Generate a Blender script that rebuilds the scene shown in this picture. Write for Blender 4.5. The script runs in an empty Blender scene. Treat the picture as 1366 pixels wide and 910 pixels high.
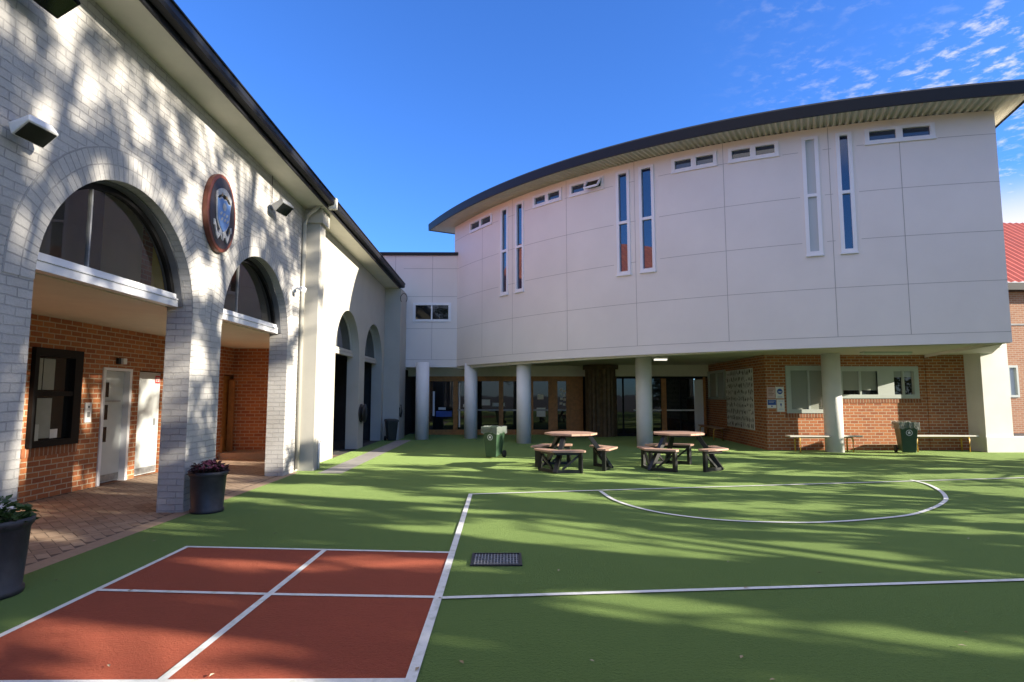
import bpy, bmesh, math, random
from math import sin, cos, pi, radians, hypot, atan2, sqrt
from mathutils import Vector, Matrix
random.seed(7)
S = bpy.context.scene
COL = S.collection

# ------------------------------------------------------------------ camera, sky, sun, exposure
cam_d = bpy.data.cameras.new("camera"); cam = bpy.data.objects.new("camera", cam_d); COL.objects.link(cam)
cam_d.sensor_width = 36.0; cam_d.lens = 36.0*780/1366
cam_d.clip_start = 0.05; cam_d.clip_end = 3000
cam.location = (0, 0, 1.6)
cam.rotation_euler = (radians(90)+atan2(72, 780), 0, -atan2(8, 780))
S.camera = cam

SUN_AZ = (1.0, -0.32)            # ground direction towards the sun
SUN_EL = radians(18.0)
sd = Vector((SUN_AZ[0], SUN_AZ[1], 0)).normalized()*cos(SUN_EL) + Vector((0, 0, sin(SUN_EL)))
sun_d = bpy.data.lights.new("sun", 'SUN'); sun = bpy.data.objects.new("sun", sun_d); COL.objects.link(sun)
sun_d.energy = 4.9; sun_d.angle = radians(0.4); sun_d.color = (1.0, 0.90, 0.74)
sun.rotation_euler = sd.to_track_quat('Z', 'Y').to_euler(); sun.location = (30, -9, 14)

W = bpy.data.worlds.new("World"); S.world = W; W.use_nodes = True
nt = W.node_tree; N = nt.nodes; L = nt.links; N.clear()
out = N.new('ShaderNodeOutputWorld'); bg = N.new('ShaderNodeBackground'); bg.inputs[1].default_value = 0.15
sky = N.new('ShaderNodeTexSky'); sky.sky_type = 'NISHITA'; sky.sun_disc = False
sky.sun_elevation = SUN_EL; sky.sun_rotation = atan2(SUN_AZ[0], SUN_AZ[1])
sky.air_density = 1.0; sky.dust_density = 0.25; sky.ozone_density = 3.0; sky.altitude = 50
tc = N.new('ShaderNodeTexCoord'); sep = N.new('ShaderNodeSeparateXYZ'); L.new(tc.outputs['Generated'], sep.inputs[0])
def wmath(op, a, b=None, c=None, clamp=False):
    n = N.new('ShaderNodeMath'); n.operation = op; n.use_clamp = clamp
    for i, v in enumerate((a, b, c)):
        if v is None: continue
        if isinstance(v, (int, float)): n.inputs[i].default_value = v
        else: L.new(v, n.inputs[i])
    return n.outputs[0]
def wramp(v, a, b):
    n = N.new('ShaderNodeMapRange'); n.interpolation_type = 'SMOOTHSTEP'; L.new(v, n.inputs[0])
    n.inputs[1].default_value = a; n.inputs[2].default_value = b; return n.outputs[0]
zc = wmath('MAXIMUM', sep.outputs[2], 0.04)
pu = wmath('DIVIDE', sep.outputs[0], zc); pv = wmath('DIVIDE', sep.outputs[1], zc)
comb = N.new('ShaderNodeCombineXYZ'); L.new(pu, comb.inputs[0]); L.new(pv, comb.inputs[1])
nz1 = N.new('ShaderNodeTexNoise'); nz1.inputs['Scale'].default_value = 17.0; nz1.inputs['Detail'].default_value = 5; nz1.inputs['Roughness'].default_value = 0.6; nz1.inputs['Distortion'].default_value = 0.15; L.new(comb.outputs[0], nz1.inputs['Vector'])
nz2 = N.new('ShaderNodeTexNoise'); nz2.inputs['Scale'].default_value = 1.1; nz2.inputs['Detail'].default_value = 3; L.new(comb.outputs[0], nz2.inputs['Vector'])
flecks = wmath('MULTIPLY', wramp(nz1.outputs[0], 0.47, 0.74), wramp(nz2.outputs[0], 0.30, 0.50))
# the mackerel field lies to the right (east-north-east) of the view
az = wmath('DIVIDE', sep.outputs[0], wmath('MAXIMUM', wmath('ABSOLUTE', sep.outputs[1]), 0.05))
field = wmath('MULTIPLY', wramp(az, 0.32, 0.95), wramp(sep.outputs[1], -0.1, 0.15))
c1 = wmath('MULTIPLY', wmath('MULTIPLY', flecks, field), 0.8)
# a low bank of cloud to the right
nz3 = N.new('ShaderNodeTexNoise'); nz3.inputs['Scale'].default_value = 4.5; nz3.inputs['Detail'].default_value = 6; L.new(tc.outputs['Generated'], nz3.inputs['Vector'])
low = wmath('MULTIPLY', wramp(sep.outputs[2], 0.30, 0.20), wramp(sep.outputs[0], 0.50, 0.63))
c2 = wmath('MULTIPLY', low, wramp(nz3.outputs[0], 0.33, 0.55))
# broken cloud added in the south, out of view, as fill for the facade
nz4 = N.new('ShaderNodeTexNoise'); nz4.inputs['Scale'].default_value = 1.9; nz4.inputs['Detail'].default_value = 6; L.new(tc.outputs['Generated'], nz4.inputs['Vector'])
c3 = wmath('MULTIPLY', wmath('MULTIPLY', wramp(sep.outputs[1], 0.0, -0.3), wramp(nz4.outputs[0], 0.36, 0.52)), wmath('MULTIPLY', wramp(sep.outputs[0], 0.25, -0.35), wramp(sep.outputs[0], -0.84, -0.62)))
# unseen cirrus veil added overhead for neutral light on the shaded ground
c4 = wmath('MULTIPLY', wmath('MULTIPLY', wramp(sep.outputs[2], 0.68, 0.84), wramp(nz4.outputs[0], 0.25, 0.5)), 0.75)
# bright cloud added out of view in the east to fill the arcade wall
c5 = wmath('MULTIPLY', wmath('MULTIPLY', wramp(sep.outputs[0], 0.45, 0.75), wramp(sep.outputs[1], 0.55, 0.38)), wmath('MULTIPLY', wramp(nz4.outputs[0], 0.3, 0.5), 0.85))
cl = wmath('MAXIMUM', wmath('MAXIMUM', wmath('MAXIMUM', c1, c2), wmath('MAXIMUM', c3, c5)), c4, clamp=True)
hs = N.new('ShaderNodeMix'); hs.data_type = 'RGBA'; hs.blend_type = 'MULTIPLY'; hs.inputs[0].default_value = 1.0; L.new(sky.outputs[0], hs.inputs[6]); hs.inputs[7].default_value = (0.25, 0.455, 0.82, 1)
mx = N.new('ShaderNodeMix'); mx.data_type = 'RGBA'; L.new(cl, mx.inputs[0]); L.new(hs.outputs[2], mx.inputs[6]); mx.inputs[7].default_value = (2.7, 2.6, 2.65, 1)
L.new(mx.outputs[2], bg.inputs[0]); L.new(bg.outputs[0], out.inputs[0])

S.view_settings.view_transform = 'Standard'; S.view_settings.look = 'None'
S.view_settings.exposure = 1.46; S.view_settings.gamma = 1.0; S.view_settings.use_curve_mapping = False

# ------------------------------------------------------------------ materials
class NT:
    def __init__(s, name):
        s.m = bpy.data.materials.new(name); s.m.use_nodes = True; s.t = s.m.node_tree
        s.b = s.t.nodes['Principled BSDF']; s.uv = None
    def n(s, ty, **kw):
        x = s.t.nodes.new(ty)
        for k, v in kw.items(): setattr(x, k, v)
        return x
    def l(s, a, b): s.t.links.new(a, b)
    def obj(s):
        return s.n('ShaderNodeTexCoord').outputs['Object']
    def uvw(s):
        return s.n('ShaderNodeTexCoord').outputs['UV']
    def noise(s, scale, detail=4, vec=None, rough=0.6):
        x = s.n('ShaderNodeTexNoise'); x.inputs['Scale'].default_value = scale; x.inputs['Detail'].default_value = detail
        x.inputs['Roughness'].default_value = rough
        s.l(vec if vec is not None else s.obj(), x.inputs['Vector']); return x.outputs[0]
    def ramp(s, v, a, b, lo=0.0, hi=1.0):
        x = s.n('ShaderNodeMapRange'); s.l(v, x.inputs[0])
        for i, q in enumerate((a, b, lo, hi)): x.inputs[i+1].default_value = q
        return x.outputs[0]
    def mix(s, f, a, b, mode='MIX'):
        x = s.n('ShaderNodeMix', data_type='RGBA', blend_type=mode)
        for i, q in ((0, f), (6, a), (7, b)):
            if isinstance(q, (int, float)): x.inputs[i].default_value = q
            elif isinstance(q, tuple): x.inputs[i].default_value = (*q, 1)
            else: s.l(q, x.inputs[i])
        return x.outputs[2]
    def bump(s, h, strength, dist):
        x = s.n('ShaderNodeBump'); x.inputs['Strength'].default_value = strength; x.inputs['Distance'].default_value = dist
        s.l(h, x.inputs['Height']); s.l(x.outputs[0], s.b.inputs['Normal'])
    def col(s, c):
        if isinstance(c, tuple): s.b.inputs['Base Color'].default_value = (*c, 1)
        else: s.l(c, s.b.inputs['Base Color'])

def plain(name, c, rough=0.6, var=0.12, scale=3.0, metal=0.0, bump=0.0, bscale=80.0, spec=0.5):
    k = NT(name); v = k.noise(scale, 5)
    d = tuple(max(0, q*(1-var)) for q in c); e = tuple(min(1, q*(1+var)) for q in c)
    k.col(k.mix(k.ramp(v, 0.3, 0.7), d, e))
    k.b.inputs['Roughness'].default_value = rough; k.b.inputs['Metallic'].default_value = metal
    k.b.inputs['Specular IOR Level'].default_value = spec
    if bump: k.bump(k.noise(bscale, 3), bump, 0.01)
    return k.m

def brick(name, c1, c2, mortar, msize=0.009, bw=0.24, rh=0.086, rough=0.85, bdist=0.008, bstr=0.6, grain=0.25, stain=0.0, soldier=False, wander=0.012, fade=0.0):
    k = NT(name); uv = k.uvw()
    # slight wander so courses are not ruler straight
    w = k.n('ShaderNodeTexNoise'); w.inputs['Scale'].default_value = 5.0; k.l(uv, w.inputs['Vector'])
    mp = k.n('ShaderNodeVectorMath', operation='MULTIPLY_ADD'); k.l(w.outputs['Color'], mp.inputs[0]); mp.inputs[1].default_value = (wander, wander, 0); k.l(uv, mp.inputs[2])
    b = k.n('ShaderNodeTexBrick'); k.l(mp.outputs[0], b.inputs['Vector'])
    b.inputs['Scale'].default_value = 1.0; b.inputs['Brick Width'].default_value = bw; b.inputs['Row Height'].default_value = rh
    b.inputs['Mortar Size'].default_value = msize; b.inputs['Mortar Smooth'].default_value = 0.25; b.inputs['Bias'].default_value = 0.0
    b.inputs['Color1'].default_value = (*c1, 1); b.inputs['Color2'].default_value = (*c2, 1); b.inputs['Mortar'].default_value = (*mortar, 1)
    b.offset = 0.0 if soldier else 0.5
    g = k.noise(35, 6, uv); big = k.noise(0.9, 4, uv)
    bc = b.outputs['Color']
    if fade: bc = k.mix(k.ramp(k.noise(1.7, 5, uv), 0.40, 0.62, 0, fade), bc, c1)
    c = k.mix(grain, bc, k.mix(k.ramp(g, 0.3, 0.7), (0.35, 0.35, 0.35), (1, 1, 1)), 'MULTIPLY')
    if stain: c = k.mix(k.ramp(big, 0.45, 0.75, 0, stain), c, (0.5, 0.46, 0.4), 'MULTIPLY')
    k.col(c); k.b.inputs['Roughness'].default_value = rough
    hgt = k.n('ShaderNodeMath', operation='MULTIPLY_ADD'); k.l(b.outputs['Fac'], hgt.inputs[0]); hgt.inputs[1].default_value = -1.0
    k.l(k.ramp(g, 0, 1, 0, 0.5), hgt.inputs[2]); k.bump(hgt.outputs[0], bstr, bdist)
    return k.m

def island(name, c1, c2, rough=0.8, bump=0.2, extra=None, trans=0.0):
    k = NT(name); g = k.n('ShaderNodeNewGeometry'); r = g.outputs['Random Per Island']
    c = k.mix(r, c1, c2); c = k.mix(0.35, c, k.mix(k.ramp(k.noise(18, 5), 0.3, 0.7), (0.45, 0.45, 0.45), (1, 1, 1)), 'MULTIPLY')
    if extra: c = k.mix(k.ramp(k.noise(0.7, 4), 0.5, 0.7, 0, 0.6), c, extra)
    k.col(c); k.b.inputs['Roughness'].default_value = rough
    if bump: k.bump(k.noise(60, 4), bump, 0.005)
    if trans:
        tb = k.n('ShaderNodeBsdfTranslucent'); k.l(c, tb.inputs[0]); ms = k.n('ShaderNodeMixShader'); ms.inputs[0].default_value = trans
        k.l(k.b.outputs[0], ms.inputs[1]); k.l(tb.outputs[0], ms.inputs[2]); k.l(ms.outputs[0], k.t.nodes['Material Output'].inputs[0])
    return k.m

def glass(name, c=(0.02, 0.025, 0.03), ior=1.6, rough=0.02):
    k = NT(name); k.col(c); k.b.inputs['Roughness'].default_value = rough; k.b.inputs['IOR'].default_value = ior
    k.bump(k.noise(1.2, 2), 0.12, 0.01); return k.m

def thin_glass():
    k = NT('clear_glass'); tr = k.n('ShaderNodeBsdfTransparent'); tr.inputs[0].default_value = (.62, .64, .64, 1); gl = k.n('ShaderNodeBsdfGlossy'); gl.inputs['Roughness'].default_value = 0.02
    lw = k.n('ShaderNodeLayerWeight'); lw.inputs[0].default_value = 0.5; pw = k.n('ShaderNodeMath', operation='POWER'); k.l(lw.outputs['Facing'], pw.inputs[0]); pw.inputs[1].default_value = 3.5
    ms = k.n('ShaderNodeMixShader'); k.l(k.ramp(pw.outputs[0], 0, 1, 0.05, 0.8), ms.inputs[0]); k.l(tr.outputs[0], ms.inputs[1]); k.l(gl.outputs[0], ms.inputs[2])
    k.l(ms.outputs[0], k.t.nodes['Material Output'].inputs[0]); return k.m

def turf(name, c1, c2, c3, sheen):
    k = NT(name); o = k.obj()
    f = k.noise(210, 3, o, 0.85); m = k.noise(42, 7, o, 0.8); b = k.noise(0.5, 7, o, 0.65)
    st = k.n('ShaderNodeMapping'); st.inputs['Scale'].default_value = (2.0, 26.0, 1.0); k.l(o, st.inputs['Vector']); p = k.noise(1.0, 5, st.outputs[0], 0.7)      # pile brushed along the rolls
    c = k.mix(k.ramp(f, 0.25, 0.75), c1, c2); c = k.mix(k.ramp(m, 0.40, 0.60, 0, 0.9), c, c3)
    c = k.mix(k.ramp(m, 0.52, 0.66, 0, 0.5), c, tuple(q*.42 for q in c1))
    c = k.mix(k.ramp(p, 0.40, 0.66, 0, 0.35), c, (0.62, 0.70, 0.55), 'MULTIPLY')
    c = k.mix(k.ramp(b, 0.42, 0.64, 0, 0.6), c, (0.66, 0.76, 0.62), 'MULTIPLY')
    k.col(c); k.b.inputs['Roughness'].default_value = 0.95; k.b.inputs['Specular IOR Level'].default_value = 0.12
    k.b.inputs['Sheen Weight'].default_value = 0.72; k.b.inputs['Sheen Roughness'].default_value = 0.5; k.b.inputs['Sheen Tint'].default_value = (*sheen, 1)
    k.bump(m, 0.9, 0.02); return k.m

M = {}
M['paintbrick'] = brick('painted_brick', (0.52, 0.51, 0.49), (0.465, 0.455, 0.44), (0.34, 0.335, 0.33), msize=0.007, bdist=0.014, bstr=0.9, grain=0.18, stain=0.4, wander=0.028, fade=0.75)
M['paintring'] = brick('painted_brick_ring', (0.52, 0.51, 0.49), (0.465, 0.455, 0.44), (0.34, 0.335, 0.33), msize=0.007, bw=0.088, rh=0.175, bdist=0.014, bstr=0.9, grain=0.18, stain=0.3, soldier=True, wander=0.018, fade=0.6)
M['finpaint'] = plain('fin_wall_paint', (0.72, 0.71, 0.66), 0.8, 0.05, 1.6, bump=0.1, bscale=40)
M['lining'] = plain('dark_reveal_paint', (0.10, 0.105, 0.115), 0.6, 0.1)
M['render'] = plain('cream_render', (0.45, 0.435, 0.385), 0.8, 0.05, 1.6, bump=0.15, bscale=40)
M['redbrick'] = brick('red_brick', (0.50, 0.180, 0.064), (0.34, 0.105, 0.042), (0.54, 0.43, 0.30), msize=0.010, grain=0.35)
M['soldierbrick'] = brick('red_brick_soldier', (0.33, 0.115, 0.045), (0.24, 0.08, 0.035), (0.40, 0.31, 0.21), msize=0.010, bw=0.086, rh=0.30, grain=0.35, soldier=True)
M['farbrick'] = brick('orange_brick', (0.40, 0.20, 0.11), (0.33, 0.15, 0.08), (0.45, 0.36, 0.27), msize=0.010, grain=0.3)
M['panel'] = plain('wall_panel_paint', (0.76, 0.72, 0.685), 0.7, 0.035, 0.8, bump=0.06, bscale=60)
M['joint'] = plain('panel_joint', (0.36, 0.34, 0.33), 0.9)
M['fascia'] = plain('charcoal_fascia', (0.012, 0.013, 0.016), 0.5, 0.1, spec=0.3)
M['soffit'] = plain('cream_soffit', (0.70, 0.68, 0.58), 0.6, 0.05)
M['ribs'] = plain('ribbed_soffit_steel', (0.60, 0.575, 0.47), 0.5, 0.06)
M['whiteframe'] = plain('white_frame', (0.78, 0.79, 0.82), 0.4, 0.03)
M['greyframe'] = plain('grey_frame', (0.42, 0.46, 0.43), 0.45, 0.05)
M['blackframe'] = plain('black_frame', (0.009, 0.009, 0.010), 0.5, 0.1, spec=0.15)
M['highglass'] = glass('high_window_glass', (0.05, 0.065, 0.09), 1.8)
M['column'] = plain('column_paint', (0.78, 0.78, 0.78), 0.6, 0.05, 2.0, bump=0.08, bscale=50)
M['glass'] = glass('dark_glass', (0.012, 0.014, 0.016), 1.55)
M['thinglass'] = thin_glass()
M['greywall'] = plain('dim_grey_wall', (0.20, 0.20, 0.21), 0.8)
M['yellowwall'] = plain('yellow_wall', (0.75, 0.58, 0.04), 0.7)
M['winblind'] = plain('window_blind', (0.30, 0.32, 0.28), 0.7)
M['blueglass'] = glass('tinted_glass', (0.015, 0.025, 0.06), 2.1)
M['blind'] = glass('blind_behind_glass', (0.30, 0.32, 0.28), 1.5, 0.08)
M['frost'] = glass('frosted_glass', (0.42, 0.47, 0.50), 1.5, 0.15)
M['timber'] = plain('door_timber', (0.42, 0.18, 0.04), 0.45, 0.25, 9.0)
M['orangetimber'] = plain('orange_timber', (0.45, 0.20, 0.06), 0.5, 0.2, 9.0)
M['darkwood'] = plain('dark_fluted_wood', (0.13, 0.085, 0.045), 0.6, 0.3, 6.0)
M['black'] = plain('black_paint', (0.012, 0.013, 0.014), 0.4, 0.2)
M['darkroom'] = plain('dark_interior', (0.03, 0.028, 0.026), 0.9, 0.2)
M['paver'] = island('clay_pavers', (0.46, 0.34, 0.24), (0.32, 0.225, 0.155), 0.75, 0.3, (0.34, 0.26, 0.19))
M['sand'] = plain('joint_sand', (0.16, 0.12, 0.09), 0.95)
M['concrete'] = plain('concrete', (0.30, 0.29, 0.275), 0.85, 0.15, 4.0, bump=0.2, bscale=90)
M['asphalt'] = plain('asphalt', (0.055, 0.055, 0.057), 0.9, 0.2, 6.0, bump=0.3, bscale=120)
M['turf'] = turf('green_turf', (0.030, 0.066, 0.013), (0.078, 0.132, 0.025), (0.041, 0.081, 0.016), (0.45, 0.62, 0.22))
M['redturf'] = turf('red_turf', (0.21, 0.036, 0.020), (0.33, 0.064, 0.036), (0.235, 0.044, 0.025), (0.72, 0.24, 0.15))
def linemat():
    k = NT('white_line_turf'); w = k.mix(k.ramp(k.noise(9, 6), 0.50, 0.74, 0, 0.55), (0.76, 0.76, 0.75), (0.30, 0.34, 0.22))
    k.col(k.mix(k.ramp(k.noise(220, 2), 0.35, 0.7, 0, 0.25), w, (0.45, 0.47, 0.42))); k.b.inputs['Roughness'].default_value = 0.95; k.b.inputs['Specular IOR Level'].default_value = 0.1
    k.bump(k.noise(260, 3), 0.5, 0.008); return k.m
M['line'] = linemat()
M['steel'] = plain('galvanised_steel', (0.30, 0.31, 0.32), 0.5, 0.2, 12, metal=0.5)
M['pot'] = plain('charcoal_pot', (0.028, 0.030, 0.036), 0.5, 0.25, 14, bump=0.15, bscale=90)
M['soil'] = plain('potting_soil', (0.03, 0.02, 0.014), 1.0, 0.4, 40)
M['leafdark'] = island('pot_leaves', (0.03, 0.075, 0.02), (0.075, 0.13, 0.035), 0.5, 0, None, 0.25)
M['flowerwhite'] = island('white_petals', (0.75, 0.72, 0.68), (0.65, 0.55, 0.55), 0.6, 0)
M['flowerred'] = island('crimson_petals', (0.16, 0.02, 0.045), (0.26, 0.05, 0.09), 0.6, 0)
M['leafpurple'] = island('purple_leaves', (0.045, 0.018, 0.022), (0.09, 0.035, 0.035), 0.5, 0)
M['binGreen'] = plain('bin_green', (0.032, 0.075, 0.038), 0.42, 0.12, 6)
M['binDark'] = plain('bin_dark', (0.010, 0.016, 0.016), 0.45, 0.2)
M['rubber'] = plain('black_rubber', (0.012, 0.012, 0.012), 0.7)
M['tablewood'] = island('recycled_slats', (0.52, 0.33, 0.24), (0.44, 0.265, 0.185), 0.6, 0.1)
M['benchtop'] = plain('pale_bench_top', (0.62, 0.60, 0.54), 0.5, 0.06)
M['yellow'] = plain('yellow_tube', (0.55, 0.33, 0.05), 0.45, 0.1)
M['white'] = plain('white_paint', (0.76, 0.77, 0.78), 0.5, 0.04)
M['paper'] = plain('white_paper', (0.74, 0.74, 0.71), 0.8, 0.06, 12)
M['pink'] = plain('pink_paper', (0.58, 0.40, 0.36), 0.8, 0.05)
M['signblue'] = plain('sign_blue', (0.03, 0.09, 0.36), 0.5, 0.05)
M['signred'] = plain('sign_red', (0.55, 0.03, 0.03), 0.5)
M['picbase'] = island('collage_paper', (0.66, 0.66, 0.65), (0.85, 0.84, 0.82), 0.8, 0)
M['inkgrey'] = island('collage_ink', (0.02, 0.02, 0.025), (0.26, 0.24, 0.23), 0.8, 0)
M['doorwhite'] = plain('door_white', (0.50, 0.53, 0.53), 0.45, 0.05, 3)
M['rim'] = plain('plaque_rim', (0.16, 0.045, 0.025), 0.4, 0.2, 20)
M['plaqueface'] = plain('plaque_face', (0.03, 0.026, 0.03), 0.4, 0.3, 8)
M['silver'] = plain('plaque_silver', (0.50, 0.50, 0.50), 0.45, 0.2, 20)
M['crestblue'] = plain('crest_blue', (0.16, 0.30, 0.62), 0.45, 0.15, 10)
M['gold'] = plain('crest_gold', (0.36, 0.25, 0.12), 0.5, 0.2)
M['tile'] = brick('terracotta_tile', (0.45, 0.14, 0.075), (0.36, 0.10, 0.055), (0.12, 0.04, 0.02), msize=0.012, bw=0.22, rh=0.33, bdist=0.03, bstr=1.0, grain=0.3)
M['redroof'] = plain('red_ribbed_roof', (0.40, 0.075, 0.045), 0.5, 0.15, 2)
M['bark'] = plain('tree_bark', (0.13, 0.10, 0.075), 0.9, 0.35, 5, bump=0.6, bscale=25)
M['leaf'] = island('tree_leaves', (0.045, 0.085, 0.02), (0.085, 0.13, 0.03), 0.55, 0, None, 0.3)
k = NT('lit_diffuser'); k.b.inputs['Emission Color'].default_value = (1, 0.93, 0.8, 1); k.b.inputs['Emission Strength'].default_value = 0.45; M['lamp'] = k.m
M['tube'] = plain('light_diffuser', (0.70, 0.72, 0.70), 0.4)
def plastic():
    k = NT('clear_liner'); k.col((0.34, 0.39, 0.36)); k.b.inputs['Roughness'].default_value = 0.3; k.b.inputs['Alpha'].default_value = 0.5
    k.b.inputs['Transmission Weight'].default_value = 0.45
    k.bump(k.noise(22, 4), 0.9, 0.03); return k.m
M['liner'] = plastic()

# ------------------------------------------------------------------ mesh helper
class MB:
    def __init__(s): s.v = []; s.f = []; s.mi = []; s.uvs = {}; s.smooth = set()
    def vert(s, p): s.v.append(tuple(p)); return len(s.v)-1
    def face(s, pts, mi=0, uv=None, smooth=False):
        idx = [s.vert(p) for p in pts]; s.f.append(idx); s.mi.append(mi)
        if uv: s.uvs[len(s.f)-1] = uv
        if smooth: s.smooth.add(len(s.f)-1)
    def hexa(s, b, t, mi=0):   # b, t: four corners each, counter-clockwise from above
        i = [s.vert(p) for p in b]; j = [s.vert(p) for p in t]
        for q in ([i[3], i[2], i[1], i[0]], j, *[[i[k], i[(k+1) % 4], j[(k+1) % 4], j[k]] for k in range(4)]):
            s.f.append(q); s.mi.append(mi)
    def box(s, x0, x1, y0, y1, z0, z1, mi=0):
        c = lambda z: [(x0, y0, z), (x1, y0, z), (x1, y1, z), (x0, y1, z)]
        s.hexa(c(z0), c(z1), mi)
    def bar(s, a, b, w, h, mi=0, up=(0, 0, 1)):
        a = Vector(a); b = Vector(b); d = (b-a).normalized(); u = Vector(up)
        if abs(d.dot(u)) > 0.98: u = Vector((0, 1, 0))
        r = d.cross(u).normalized()*w/2; u = r.cross(d).normalized()*h/2
        q = lambda p: [p-r-u, p+r-u, p+r+u, p-r+u]
        A = q(a); B = q(b); s.hexa(A, B, mi)
    def prism(s, poly, z0, z1, mi=0):      # poly counter-clockwise (x, y)
        n = len(poly); i = [s.vert((*p, z0)) for p in poly]; j = [s.vert((*p, z1)) for p in poly]
        s.f.append(i[::-1]); s.mi.append(mi); s.f.append(j); s.mi.append(mi)
        for k in range(n): s.f.append([i[k], i[(k+1) % n], j[(k+1) % n], j[k]]); s.mi.append(mi)
    def lathe(s, prof, c=(0, 0, 0), seg=24, mi=0, smooth=True, cap=True, flute=0.0):
        rings = []
        for (r, z) in prof:
            rings.append([s.vert((c[0]+(r*(1-(flute if k % 2 else 0)))*cos(2*pi*k/seg), c[1]+(r*(1-(flute if k % 2 else 0)))*sin(2*pi*k/seg), c[2]+z)) for k in range(seg)])
        for a, b in zip(rings, rings[1:]):
            for k in range(seg):
                s.f.append([a[k], a[(k+1) % seg], b[(k+1) % seg], b[k]]); s.mi.append(mi)
                if smooth: s.smooth.add(len(s.f)-1)
        if cap:
            s.f.append(rings[0][::-1]); s.mi.append(mi); s.f.append(rings[-1]); s.mi.append(mi)
    def tube(s, pts, r, seg=8, mi=0, r2=None):
        pts = [Vector(p) for p in pts]; rings = []
        for i, p in enumerate(pts):
            d = (pts[min(i+1, len(pts)-1)]-pts[max(i-1, 0)]).normalized()
            a = d.cross(Vector((0, 0, 1)));
            if a.length < 0.02: a = d.cross(Vector((0, 1, 0)))
            a.normalize(); b = d.cross(a)
            rr = r if r2 is None else r+(r2-r)*i/(len(pts)-1)
            rings.append([s.vert(p+a*rr*cos(2*pi*k/seg)+b*rr*sin(2*pi*k/seg)) for k in range(seg)])
        for a, b in zip(rings, rings[1:]):
            for k in range(seg):
                s.f.append([a[k], b[k], b[(k+1) % seg], a[(k+1) % seg]]); s.mi.append(mi); s.smooth.add(len(s.f)-1)
        s.f.append(rings[0]); s.mi.append(mi); s.f.append(rings[-1][::-1]); s.mi.append(mi)
    def build(s, name, mats, parent=None, local=True, bevel=0.0, fix=True):
        off = Vector((0, 0, 0))
        if parent is not None and not local:
            p = parent
            while p is not None: off += p.location; p = p.parent
        me = bpy.data.meshes.new(name); me.from_pydata([tuple(Vector(v)-off) for v in s.v], [], s.f)
        if not isinstance(mats, (list, tuple)): mats = [mats]
        for m in mats: me.materials.append(M[m] if isinstance(m, str) else m)
        uvl = me.uv_layers.new(name='UVMap')
        for p in me.polygons:
            p.material_index = s.mi[p.index]; p.use_smooth = p.index in s.smooth
            if p.index in s.uvs:
                for li, q in zip(p.loop_indices, s.uvs[p.index]): uvl.data[li].uv = q
            else:
                n = p.normal
                if abs(n.z) > 0.7: fn = lambda v: (v.x, v.y)
                else:
                    t = Vector((-n.y, n.x, 0)).normalized()
                    if abs(n.x) > 0.95: t = Vector((0, 1, 0))
                    if abs(n.y) > 0.95: t = Vector((1, 0, 0))
                    fn = lambda v: (v.dot(t), v.z)
                for li, vi in zip(p.loop_indices, p.vertices): uvl.data[li].uv = fn(me.vertices[vi].co+off)
        if fix:
            bm = bmesh.new(); bm.from_mesh(me); bmesh.ops.recalc_face_normals(bm, faces=bm.faces); bm.to_mesh(me); bm.free()
        me.update()
        o = bpy.data.objects.new(name, me); COL.objects.link(o)
        if bevel:
            bv = o.modifiers.new('bevel', 'BEVEL'); bv.width = bevel; bv.segments = 2; bv.limit_method = 'ANGLE'
        if parent is not None: o.parent = parent
        return o

def tag(o, label, cat, group=None):
    o['label'] = label; o['category'] = cat
    if group: o['group'] = group
    return o
def thing(name, loc, label, cat, group=None, rz=0.0):
    o = bpy.data.objects.new(name, None); COL.objects.link(o); o.location = loc; o.rotation_euler = (0, 0, rz); o.empty_display_size = 0.2
    return tag(o, label, cat, group)
def struct(o, kind='structure'): o['kind'] = kind; return o
def copy_tree(o, parent=None):
    c = o.copy(); COL.objects.link(c)
    if parent is not None: c.parent = parent
    for ch in list(o.children): copy_tree(ch, c)
    return c
def boxes(name, mat, parent, *bs, bevel=0.0):
    m = MB()
    for b in bs: m.box(*b)
    return m.build(name, mat, parent, local=False, bevel=bevel)

# ------------------------------------------------------------------ the ground
g = MB(); R0 = 900
g.face([(R0*cos(a*pi/24), R0*sin(a*pi/24), -0.012) for a in range(48)])
struct(g.build('ground', 'asphalt'))
g = MB(); g.face([(-4.42, -9, 0), (16.5, -9, 0), (16.5, 24.5, 0), (-4.42, 24.5, 0)]); struct(g.build('turf', 'turf'))
g = MB(); g.face([(-3.36, 3.44, .004), (-0.53, 3.44, .004), (-0.55, 6.12, .004), (-3.36, 6.37, .004)]); struct(g.build('red_court', 'redturf'))
ln = MB()
lz = [0.008]
def line(pts, w=0.06):
    lz[0] += 0.0004; z = lz[0]
    pts = [Vector((*p, 0)) for p in pts]
    for i, (a, b) in enumerate(zip(pts, pts[1:])):
        d = (b-a).normalized(); n = Vector((-d.y, d.x, 0))*w/2
        ln.face([(q.x, q.y, z) for q in (a-n, b-n, b+n, a+n)])
def curve(pts, w=0.06):
    lz[0] += 0.0004; z = lz[0]; pts = [Vector((*p, 0)) for p in pts]; e = []
    for i, a in enumerate(pts):
        d = (pts[min(i+1, len(pts)-1)]-pts[max(i-1, 0)]).normalized(); n = Vector((-d.y, d.x, 0))*w/2; e.append((a-n, a+n))
    for (a, b), (c, d) in zip(e, e[1:]): ln.face([(q.x, q.y, z) for q in (a, c, d, b)])
line([(-3.36, 2.2), (-3.36, 6.40)], 0.05); line([(-3.385, 6.375), (-0.56, 6.12)], 0.05)
line([(-1.93, 3.44), (-1.87, 6.24)], 0.055); line([(-3.36, 5.0), (-1.86, 4.88), (-0.54, 4.80)], 0.05)
line([(-4.3, 3.44), (-0.50, 3.44)], 0.05)
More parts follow.
